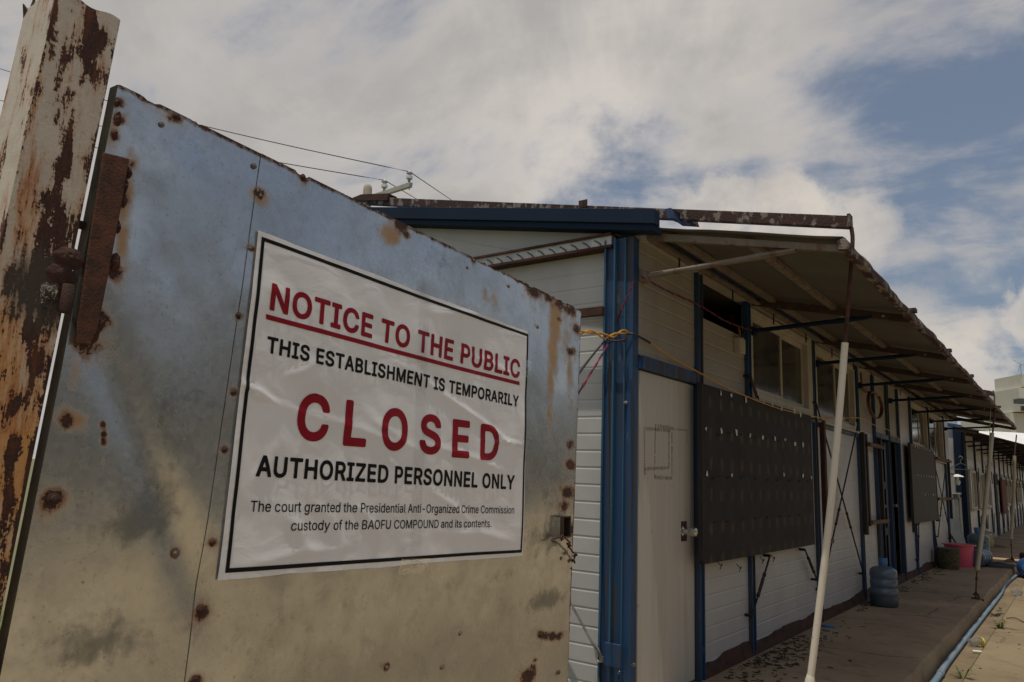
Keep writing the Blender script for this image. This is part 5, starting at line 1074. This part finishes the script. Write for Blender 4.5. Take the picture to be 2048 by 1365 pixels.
BOLD = {
' ': (221, ''),
'A': (513, '12,-25 86,-25 101,-19 108,-10 151,114 156,117 326,116 372,-10 380,-20 391,-25 466,-25 478,-20 486,-10 488,0 486,10 300,515 295,525 286,532 276,534 196,534 186,529 179,520 -8,5 -9,-5 -4,-15 1,-20|191,225 236,362 241,361 288,225'),
'B': (490, '56,-25 250,-25 285,-23 320,-17 355,-4 390,18 422,55 438,95 442,130 438,180 420,220 402,245 377,265 376,270 407,305 418,335 423,375 418,415 405,450 398,460 375,488 340,513 305,526 275,532 240,534 60,534 47,530 38,520 35,505 35,0 40,-15|150,84 150,206 245,206 275,203 295,195 310,184 321,170 327,155 329,140 325,115 314,100 300,91 275,85 245,82 155,82|150,310 150,426 235,427 270,423 295,410 305,395 311,370 309,355 300,338 280,321 235,310'),
'C': (544, '262,-32 310,-28 350,-18 385,-3 417,18 445,44 470,78 486,113 498,158 494,173 480,184 400,184 387,173 368,128 340,101 305,84 265,78 240,81 220,86 200,96 177,113 160,133 147,158 137,183 131,213 128,253 131,293 137,323 150,358 160,375 176,393 200,412 220,422 245,429 265,431 310,423 340,408 365,383 388,333 400,324 477,323 490,330 498,343 497,353 487,393 471,428 446,463 420,488 385,512 350,527 265,541 215,535 175,524 140,507 103,478 75,448 47,403 29,358 19,308 15,253 19,198 30,148 48,103 75,60 100,32 135,5 175,-16 220,-28'),
'D': (536, '56,-25 220,-25 270,-22 320,-10 365,10 400,35 430,67 454,105 474,155 483,200 487,250 483,310 474,355 456,400 432,440 400,475 365,500 320,519 275,530 225,534 60,534 47,530 38,520 35,505 35,0 40,-15|150,84 150,425 220,427 255,424 285,416 310,404 328,390 342,375 356,350 366,320 372,290 374,255 372,220 365,186 356,160 342,135 325,117 305,103 280,92 250,85 215,82 155,82'),
'E': (452, '56,-25 375,-25 385,-23 395,-14 400,0 400,60 395,71 385,80 375,82 155,82 150,85 150,201 155,204 360,205 370,209 375,215 380,230 380,290 375,300 365,309 355,311 155,311 150,313 150,425 380,428 391,435 397,450 397,510 394,520 385,530 370,534 60,534 47,530 38,520 35,505 35,0 40,-15'),
'H': (551, '56,-25 130,-24 141,-20 148,-10 150,0 150,205 155,207 365,207 367,0 369,-10 377,-20 390,-25 460,-25 470,-21 477,-15 482,0 482,510 479,520 470,530 460,534 390,534 379,530 370,520 367,510 365,314 150,315 150,510 147,520 138,530 125,534 55,534 40,524 35,510 35,0 40,-15'),
'I': (334, '27,-25 271,-25 284,-20 292,-10 294,0 294,60 286,75 271,82 211,82 208,85 208,420 211,427 276,428 286,434 291,440 294,450 294,510 291,520 281,531 266,534 31,534 18,530 9,520 6,510 6,450 12,435 26,427 93,425 93,85 86,82 26,82 16,77 10,70 6,60 6,-5 16,-20'),
'L': (427, '56,-25 360,-25 376,-20 386,-5 386,60 380,73 370,80 360,82 155,82 150,84 150,510 144,525 130,533 55,534 41,525 35,510 35,0 40,-15'),
'M': (662, '56,-25 125,-25 137,-20 145,-10 147,0 147,260 150,273 263,-10 270,-20 285,-25 345,-25 355,-21 362,-15 475,272 479,260 479,0 481,-10 489,-20 500,-25 570,-25 585,-18 591,-10 593,0 593,510 590,520 585,527 570,534 475,534 465,532 455,523 315,157 171,525 160,533 150,534 60,534 50,532 41,525 35,510 35,0 40,-15'),
'N': (557, '56,-25 130,-24 141,-20 150,-5 150,327 370,-19 385,-25 465,-25 475,-22 483,-15 488,0 488,510 485,520 476,530 465,534 395,534 380,526 375,515 374,195 370,186 155,525 140,534 60,534 50,532 40,524 35,510 35,0 40,-15'),
'O': (567, '262,-32 315,-27 360,-15 400,6 430,29 457,58 486,103 503,148 515,198 518,253 515,308 504,358 487,403 460,446 431,478 395,506 355,525 315,536 265,541 215,535 175,524 140,507 103,478 75,448 47,403 29,358 19,308 15,253 19,198 30,148 48,103 75,60 100,32 135,5 175,-16 220,-28|265,78 240,80 220,86 200,96 180,111 165,128 149,153 137,183 131,218 128,253 131,293 137,323 148,353 163,378 180,398 200,413 240,428 265,431 290,428 315,422 335,412 353,398 371,378 386,353 396,323 403,293 405,253 403,218 396,183 385,153 370,129 355,113 337,98 315,87 290,80'),
'P': (478, '56,-25 130,-24 141,-20 148,-10 150,0 150,161 270,163 315,172 345,186 374,205 395,229 413,255 424,285 432,315 434,350 432,380 424,410 413,440 395,466 372,490 345,508 310,523 275,531 235,534 60,534 47,530 38,520 35,505 35,0 40,-15|150,269 150,426 230,427 260,425 285,416 300,405 311,390 317,370 319,345 316,320 311,305 300,290 285,279 260,270 230,267 155,267'),
'R': (483, '56,-25 130,-24 141,-20 148,-10 150,0 150,170 155,173 230,173 233,170 330,-11 340,-22 350,-25 430,-25 443,-20 450,-11 453,0 451,10 350,195 353,200 387,225 410,257 424,285 432,320 434,350 432,385 425,415 410,447 385,482 345,511 310,524 275,531 235,534 60,534 47,530 38,520 35,505 35,0 40,-15|150,280 150,426 230,427 260,425 285,418 302,405 310,395 317,375 320,350 318,330 313,315 300,299 285,289 260,282 230,280'),
'S': (480, '216,-34 263,-32 298,-25 333,-12 366,6 389,26 408,53 427,91 433,136 429,176 418,207 373,258 318,288 183,329 150,351 143,361 140,376 143,391 158,413 178,425 198,431 223,434 248,431 268,426 287,416 305,396 315,366 328,355 403,353 414,356 423,366 426,381 416,426 398,462 368,494 328,520 298,531 263,539 228,541 193,539 153,530 128,521 103,507 73,485 54,461 34,421 27,371 31,336 48,296 68,271 94,251 138,229 283,183 313,161 316,156 320,141 317,121 308,107 298,97 278,84 253,77 223,74 173,83 153,94 143,104 135,116 124,151 113,160 103,162 33,162 18,152 13,136 18,101 29,71 43,46 64,21 88,2 123,-16 153,-26 183,-32'),
'T': (482, '189,-25 262,-24 273,-20 282,-5 282,425 417,427 432,432 439,440 442,450 442,510 437,523 427,532 417,534 32,534 19,530 10,520 7,510 7,450 10,440 20,430 32,427 168,425 168,0 173,-15 182,-23'),
'U': (551, '250,-33 300,-31 340,-22 375,-7 405,13 432,37 455,67 469,97 479,137 482,172 482,507 478,522 465,533 390,534 376,527 369,517 368,182 365,152 353,122 340,106 322,92 290,80 260,77 225,81 195,93 176,107 165,122 152,152 149,182 149,507 145,522 135,531 125,534 60,534 45,529 36,517 35,172 38,137 48,97 63,67 81,42 115,10 144,-8 180,-22 215,-31'),
'Y': (506, '199,-25 271,-25 283,-20 291,-10 293,0 293,200 476,496 480,505 479,515 474,525 466,531 456,534 381,534 371,532 362,525 236,318 106,529 91,534 16,534 3,530 -6,520 -9,505 -5,495 178,200 178,-5 186,-19'),
'Z': (472, '38,-25 400,-25 410,-22 419,-15 424,0 424,60 420,70 407,80 175,82 168,85 419,450 422,460 422,510 419,520 410,530 395,534 40,534 30,532 20,524 15,510 15,450 20,437 30,429 40,427 271,425 20,58 17,45 17,-5 25,-19'),
}
PLAIN = {
' ': (191, ''),
'-': (457, '113,183 339,184 342,188 342,243 339,248 334,249 114,249 109,243 109,188'),
'.': (191, '93,-9 115,-5 130,5 142,21 146,41 142,61 131,76 115,87 95,92 75,87 59,76 49,61 45,41 49,21 59,6 75,-5'),
'A': (483, '15,-5 87,-5 90,0 136,131 141,137 341,135 391,-3 396,-5 461,-5 466,-3 468,0 466,5 281,509 276,514 201,514 196,510 13,5 11,0|166,204 163,205 164,210 196,300 236,432 241,430 282,300 316,205'),
'B': (460, '59,-5 245,-5 285,-3 315,3 345,13 380,35 405,65 418,100 423,135 418,175 408,200 388,230 365,249 340,262 324,265 360,283 392,320 400,345 403,370 399,410 385,445 360,474 330,496 305,506 275,512 245,514 60,514 55,510 55,0|130,64 130,226 245,226 275,223 305,212 322,200 338,180 347,160 350,140 345,110 328,85 310,74 280,65 245,62 135,62|130,290 130,446 240,447 280,441 310,424 325,400 331,370 328,350 319,330 301,310 285,301 235,290'),
'C': (514, '262,-12 305,-9 340,0 375,15 405,34 431,58 452,88 468,123 478,158 476,163 470,165 405,164 385,118 355,87 315,66 270,59 235,62 210,68 190,78 164,98 143,123 129,148 118,178 111,213 108,253 111,293 117,328 130,363 145,388 165,411 185,427 210,440 240,448 265,451 310,445 354,423 384,393 405,344 470,343 475,344 478,348 467,388 453,418 430,451 405,475 375,494 340,509 265,521 220,516 185,506 150,490 115,462 89,433 65,395 48,353 39,303 35,253 39,203 49,153 65,113 90,73 115,46 145,22 180,4 225,-8'),
'D': (506, '59,-5 220,-5 270,-2 310,8 355,28 387,50 415,80 435,113 454,160 463,205 467,250 463,305 454,350 436,395 415,430 386,460 355,482 315,500 270,510 220,514 60,514 55,510 55,0|130,64 130,445 220,447 255,444 290,436 315,425 340,406 360,385 374,360 386,325 392,290 394,255 392,220 385,180 374,150 359,125 340,104 315,85 285,73 255,65 215,62 135,62'),
'F': (414, '59,-5 125,-5 130,0 130,216 345,216 351,220 351,275 350,280 345,283 135,283 130,285 130,445 370,447 374,450 374,455 374,510 370,514 60,514 55,510 55,0'),
'M': (632, '59,-5 120,-5 125,-3 127,0 127,385 130,388 165,290 280,0 285,-5 340,-5 345,-3 348,0 460,289 495,386 500,390 500,401 499,0 505,-5 570,-4 573,0 573,505 570,513 475,514 471,510 348,190 315,91 281,190 157,510 150,514 60,514 55,511 55,0'),
'N': (527, '59,-5 125,-5 130,0 130,290 127,395 130,402 199,285 381,0 385,-5 465,-4 468,0 468,505 465,513 400,514 394,510 395,104 394,110 390,113 350,181 140,511 135,514 60,514 55,511 55,0'),
'O': (537, '262,-12 310,-8 350,3 390,23 420,47 444,73 469,113 484,153 495,203 498,253 495,303 485,353 469,393 445,433 417,463 385,489 350,505 310,517 265,521 220,516 185,506 150,490 115,462 89,433 65,395 48,353 39,303 35,253 39,203 49,153 65,113 90,73 115,46 145,22 180,4 225,-8|265,58 235,61 210,68 190,78 165,97 147,118 129,148 118,178 111,213 108,253 111,293 119,333 130,363 150,393 165,412 190,430 210,440 235,447 265,451 295,448 325,440 345,429 366,413 385,392 403,363 416,328 423,293 425,253 423,213 415,178 404,148 387,118 365,95 345,80 325,69 295,60'),
'P': (448, '59,-5 125,-5 130,0 130,181 235,181 270,183 305,190 335,203 360,220 379,240 393,260 405,290 411,315 414,350 411,380 395,430 380,453 360,474 335,491 305,504 270,511 235,514 60,514 55,510 55,0|130,249 130,446 230,447 265,444 295,434 315,418 328,400 337,375 339,345 335,315 328,295 314,275 295,261 265,251 230,247 135,247'),
'T': (452, '192,-5 257,-5 262,0 262,445 417,447 422,450 422,455 422,510 417,514 32,514 27,510 27,450 32,447 188,445 188,0'),
'U': (521, '251,-13 300,-10 335,-2 365,11 395,30 418,52 437,77 451,107 459,137 462,172 462,507 460,513 395,514 390,513 388,507 388,177 384,147 373,117 355,92 330,74 295,61 260,57 220,61 190,72 162,92 145,117 133,147 129,177 129,507 127,512 120,514 60,514 55,509 55,172 58,137 66,107 81,77 99,52 125,27 150,11 185,-3 220,-11'),
'a': (393, '156,-14 216,-4 255,21 270,41 272,1 275,-5 335,-5 340,-4 342,1 342,251 338,291 327,321 310,346 285,366 240,384 190,389 130,379 105,370 75,349 54,326 36,291 40,286 100,269 121,296 150,317 195,326 235,318 260,296 263,291 271,256 269,246 264,241 230,232 125,216 75,197 55,183 41,166 30,141 25,106 29,76 45,40 65,18 90,1 125,-10|165,51 130,58 106,76 97,106 100,121 105,133 135,154 175,163 235,172 260,177 270,182 271,141 267,116 259,96 247,81 225,64 205,56'),
'c': (399, '202,-13 264,-5 309,17 344,52 368,102 364,107 304,122 299,117 288,92 269,72 239,56 204,51 174,56 149,69 128,92 114,117 104,152 101,187 104,222 113,257 127,282 149,307 179,321 209,325 239,320 269,304 285,287 299,259 304,257 364,272 367,277 344,324 309,359 259,382 204,389 174,387 139,377 112,362 89,344 69,323 51,292 40,262 32,227 29,187 32,147 40,112 52,82 70,52 89,32 119,9 144,-2 169,-9'),
'd': (428, '189,-13 229,-9 254,0 289,27 304,47 308,42 309,-3 369,-5 376,-3 377,507 374,513 308,512 306,507 304,330 289,350 254,378 224,386 194,389 164,387 134,378 113,367 84,344 64,320 49,292 38,262 31,227 29,187 31,152 39,112 53,77 67,52 84,32 109,11 134,-1 159,-9|204,52 171,57 149,69 129,90 114,117 105,147 101,187 104,227 112,257 129,287 149,307 169,318 204,325 239,318 259,308 280,287 296,257 304,227 307,187 303,147 294,117 279,89 259,69 238,57'),
'e': (408, '207,-13 254,-9 284,-1 314,15 339,37 355,57 370,92 364,96 304,110 282,77 254,59 214,51 179,55 154,65 129,87 114,109 106,137 103,162 369,164 376,167 376,192 375,227 370,257 362,282 345,317 324,342 294,366 269,378 204,389 169,386 139,377 111,362 84,340 65,317 49,289 32,227 29,187 32,147 40,112 52,82 67,57 88,32 114,12 144,-2 174,-9|104,226 104,241 113,267 131,292 149,309 174,321 204,325 234,321 263,307 279,290 293,267 302,232 299,226'),
'f': (257, '80,-5 141,-5 147,0 148,320 226,322 233,325 231,382 148,385 147,415 150,440 157,455 171,464 196,469 226,463 231,465 248,520 241,527 221,532 186,535 131,523 111,510 93,490 81,465 76,435 75,385 6,384 1,380 1,325 6,322 75,320 76,0'),
'g': (429, '201,-156 239,-154 264,-149 294,-140 329,-119 354,-92 369,-66 375,-41 377,-6 377,379 374,383 314,384 309,382 308,339 304,332 291,349 259,374 229,387 194,389 169,387 139,379 109,365 84,343 68,324 53,299 38,264 31,229 29,189 31,154 38,119 53,84 69,59 89,37 109,23 139,8 164,2 199,0 229,4 254,12 289,37 304,57 306,54 306,-6 299,-46 279,-71 249,-86 204,-91 154,-82 124,-61 104,-38 99,-36 48,-66 46,-71 49,-75 82,-116 134,-145 169,-153|204,64 169,70 149,79 128,99 114,124 104,154 101,194 104,229 113,259 129,288 151,309 174,320 204,325 239,318 259,309 280,289 296,259 304,229 307,194 304,154 296,124 282,99 259,78 234,68'),
'h': (414, '52,-5 113,-5 118,-1 119,225 122,255 131,280 146,300 163,312 183,320 208,324 243,318 248,315 269,300 286,270 291,230 291,0 293,-4 298,-5 358,-5 362,0 362,240 356,295 347,320 326,350 298,373 263,385 228,389 183,383 148,365 123,340 122,340 119,350 119,510 113,514 53,514 48,510 48,0'),
'i': (170, '51,-5 111,-5 116,-4 119,0 119,375 116,383 111,384 56,384 51,384 48,380 48,0|70,440 86,438 101,441 116,451 127,465 131,480 128,500 117,515 101,526 86,529 66,526 50,515 39,500 36,480 40,465 51,451'),
'l': (193, '136,-7 163,-6 183,-2 186,3 173,57 143,57 128,62 124,68 119,98 119,508 113,514 53,514 48,508 48,83 53,48 73,14 98,-1'),
'm': (613, '52,-5 113,-5 118,-1 119,235 122,265 130,285 146,305 161,315 198,325 228,320 248,308 264,285 269,255 269,0 273,-5 333,-5 338,-3 340,0 340,245 349,285 378,316 398,323 418,325 443,321 467,310 486,285 491,250 491,0 493,-4 498,-5 559,-5 562,0 562,255 558,295 543,333 523,359 498,377 468,388 438,391 378,379 333,346 318,324 289,365 258,385 218,391 170,380 130,350 118,333 117,380 113,384 53,384 48,381 48,0'),
'n': (413, '52,-5 113,-5 118,-1 119,225 122,255 131,280 146,300 163,312 183,320 208,324 243,318 248,315 269,300 286,270 291,230 291,0 293,-4 298,-5 358,-5 362,0 362,240 359,275 354,300 344,325 323,353 298,373 263,385 228,389 188,384 148,365 128,347 118,332 117,380 113,384 53,384 48,381 48,0'),
'o': (419, '202,-13 239,-10 274,-1 302,12 327,32 348,57 363,82 375,112 384,147 386,187 384,227 375,262 361,297 346,322 328,342 304,362 274,378 244,386 209,389 174,387 139,377 112,362 89,344 69,323 51,292 40,262 32,227 29,187 32,147 40,112 52,82 70,52 89,32 119,9 144,-2 169,-9|199,52 174,56 149,69 128,92 112,122 104,152 101,187 104,222 112,252 129,285 149,307 174,320 209,325 244,318 269,303 289,282 303,252 311,222 314,187 311,152 303,122 288,92 269,72 243,57 209,51'),
'r': (263, '52,-5 113,-5 118,-1 119,235 122,260 133,285 143,297 163,311 183,318 203,321 243,317 248,320 248,385 243,389 213,390 178,384 148,370 127,350 118,337 117,380 113,384 53,384 48,380 48,0'),
's': (369, '177,-13 226,-9 261,1 291,19 318,47 330,72 336,107 327,147 311,172 291,190 261,205 171,229 127,247 119,257 114,277 119,297 136,314 161,325 186,328 221,321 241,310 252,297 266,272 328,287 328,292 302,342 281,362 256,376 226,385 186,389 146,385 111,374 84,357 63,337 46,302 42,272 48,237 66,207 91,187 116,175 146,166 231,144 250,132 261,117 262,107 256,82 241,67 216,55 181,50 151,54 126,65 109,82 96,111 36,99 33,97 31,92 43,57 61,32 81,14 111,-2 146,-10'),
't': (231, '164,-9 191,-8 211,-4 218,1 206,56 201,59 171,55 151,58 141,64 133,76 131,101 131,321 206,323 209,326 208,381 201,384 136,384 131,386 131,471 126,476 66,476 60,471 60,386 56,384 6,384 2,381 1,326 6,322 56,322 60,316 60,96 67,51 86,21 106,5 136,-6'),
'u': (414, '178,-10 223,-5 228,-2 258,12 279,30 288,43 292,40 293,0 297,-5 358,-5 362,0 362,375 362,380 358,384 298,384 291,380 291,155 287,120 276,95 264,80 248,68 223,58 198,55 168,60 143,77 123,110 119,145 119,380 113,384 53,384 48,380 48,135 49,110 55,80 65,55 83,30 108,10 143,-5'),
'y': (393, '85,-150 143,-140 181,-110 207,-62 375,375 376,380 372,384 307,384 300,380 221,160 197,89 192,86 170,155 89,380 82,384 17,384 12,380 157,0 146,-35 126,-70 102,-84 62,-81 56,-85 42,-140 47,-144'),
'z': (384, '41,-5 337,-5 342,-3 344,55 340,60 142,61 137,63 136,65 335,325 338,330 337,381 332,384 52,384 47,384 43,380 43,325 44,320 47,318 237,318 244,315 39,50 37,45 37,0'),
}
def text_bm(txt, bold, spacing=1.0):
    cu_ = bpy.data.curves.new('t', 'CURVE'); cu_.dimensions = '2D'; cu_.fill_mode = 'BOTH'; x = 0.0
    for ch in txt:
        adv, sp = (BOLD if bold else PLAIN)[ch]
        for part in (sp.split('|') if sp else ()):
            q = [tuple(int(k)/1000 for k in c.split(',')) for c in part.split()]
            s_ = cu_.splines.new('POLY'); s_.points.add(len(q)-1); s_.use_cyclic_u = True
            for pt, (u, v) in zip(s_.points, q): pt.co = (x+u, v, 0, 1)
        x += adv/1000*spacing
    ob = bpy.data.objects.new('t', cu_); COL.objects.link(ob); dg = bpy.context.evaluated_depsgraph_get(); me = bpy.data.meshes.new_from_object(ob.evaluated_get(dg))
    bpy.data.objects.remove(ob); bm = bmesh.new(); bm.from_mesh(me); bpy.data.meshes.remove(me)
    bmesh.ops.remove_doubles(bm, verts=bm.verts, dist=1e-5); return bm
CAPH = None
def put_text(txt, L0, R0, toppx, mat, bold, name='lettering', cap=None, spacing=1.0):
    # L0, R0: pixels of the baseline's ends; toppx: pixel of the cap top above the left end
    tab = BOLD if bold else PLAIN; off = 0.0; words = []
    for wd in txt.split(' '):                       # every word is a piece of its own
        bm = text_bm(wd, bold, spacing)
        for v in bm.verts: v.co.x += off
        words.append(bm); off += (sum(tab[c][0] for c in wd)+tab[' '][0])/1000*spacing
    xs = [v.co.x for bm in words for v in bm.verts]; x0, x1 = min(xs), max(xs)
    a = np.array(sz(*L0)); b = np.array(sz(*R0)); h = sz(*toppx)[1]-a[1]; e = b-a
    ch = cap; bb = 0.025 if bold else 0.005
    for bm in words:
        for v in bm.verts:
            q = (v.co.x-x0)/(x1-x0); p = a+e*q; v.co = Vector((p[0], 0, p[1]+(v.co.y+bb)/(ch+bb)*h))
        drape(bm, name, mat)
def c3(x, y): return (420+x/1.844, 440+y/1.844)
put_text('NOTICE TO THE PUBLIC', c3(206, 334), c3(1131, 587), c3(212, 233), 'red_ink', 1, cap=0.534)
put_text('THIS ESTABLISHMENT IS TEMPORARILY', c3(196, 491), c3(1127, 691), c3(199, 429), 'black_ink', 1, cap=0.534)
for ch, x0, x1, yt, yb, bl in (('C', 305, 425, 634, 813, 0), ('L', 483, 567, 664, 833, 0), ('O', 620, 720, 689, 849, 0), ('S', 765, 845, 713, 863, 0), ('E', 887, 950, 735, 876, 0), ('D', 990, 1055, 753, 885, 0)):
    bm = text_bm(ch, 1); xs = [v.co.x for v in bm.verts]; ys_ = [v.co.y for v in bm.verts]; xm = (x0+x1)/2
    sl_ = -0.073*0 ; a = np.array(sz(*c3(x0, yb))); b = np.array(sz(*c3(x1, yb+(x1-x0)*0.075))); h = sz(*c3(xm, yt))[1]-sz(*c3(xm, yb))[1]
    for v in bm.verts:
        q = (v.co.x-min(xs))/(max(xs)-min(xs)); p = a+(b-a)*q; v.co = Vector((p[0], 0, p[1]+(v.co.y-min(ys_))/(max(ys_)-min(ys_))*h))
    drape(bm, 'letter', 'red_ink')
put_text('AUTHORIZED PERSONNEL ONLY', c3(156, 946), c3(1111, 995), c3(158, 866), 'black_ink', 1, cap=0.534)
put_text('The court granted the Presidential Anti-Organized Crime Commission', c3(137, 1076), c3(1111, 1083), c3(139, 1035), 'black_ink', 0, cap=0.514)
put_text('custody of the BAOFU COMPOUND and its contents.', c3(287, 1146), c3(1031, 1133), c3(288, 1108), 'black_ink', 0, cap=0.514)
def quad_bm(pts):
    bm = bmesh.new(); bm.faces.new([bm.verts.new((p[0], 0, p[1])) for p in pts]); return bm
drape(quad_bm([sz(*c3(*q)) for q in ((194, 349), (1131, 598), (1131, 611), (195, 368))]), 'underline', 'red_ink')
O4 = [np.array(sz(*c3(*q))) for q in ((181, 64), (1163, 423), (1139, 1226), (45, 1301))]; w = 0.0085
ctr = sum(O4)/4; ex = np.array([1.0, -0.02]); ez = np.array([0.02, 1.0])
I4 = [O4[0]+ex*w-ez*w, O4[1]-ex*w-ez*w, O4[2]-ex*w+ez*w, O4[3]+ex*w+ez*w]
bm = bmesh.new(); A_ = [bm.verts.new((p[0], 0, p[1])) for p in O4]; B_ = [bm.verts.new((p[0], 0, p[1])) for p in I4]
for i in range(4): bm.faces.new((A_[i], A_[(i+1) % 4], B_[(i+1) % 4], B_[i]))
drape(bm, 'border', 'black_ink')
for q in (((838, 560), (858, 568), (838, 1136), (815, 1138)), ((468, 755), (500, 760), (545, 812), (500, 802)), ((985, 862), (1062, 880), (1060, 900), (985, 890)), ((1040, 720), (1056, 724), (1054, 760), (1038, 750)), ((478, 476), (520, 470), (512, 500), (474, 498)), ((800, 1118), (860, 1116), (842, 1145), (790, 1150))):
    drape(quad_bm([sz(*p) for p in q]), 'tape_strip', 'tape', 0.0022)
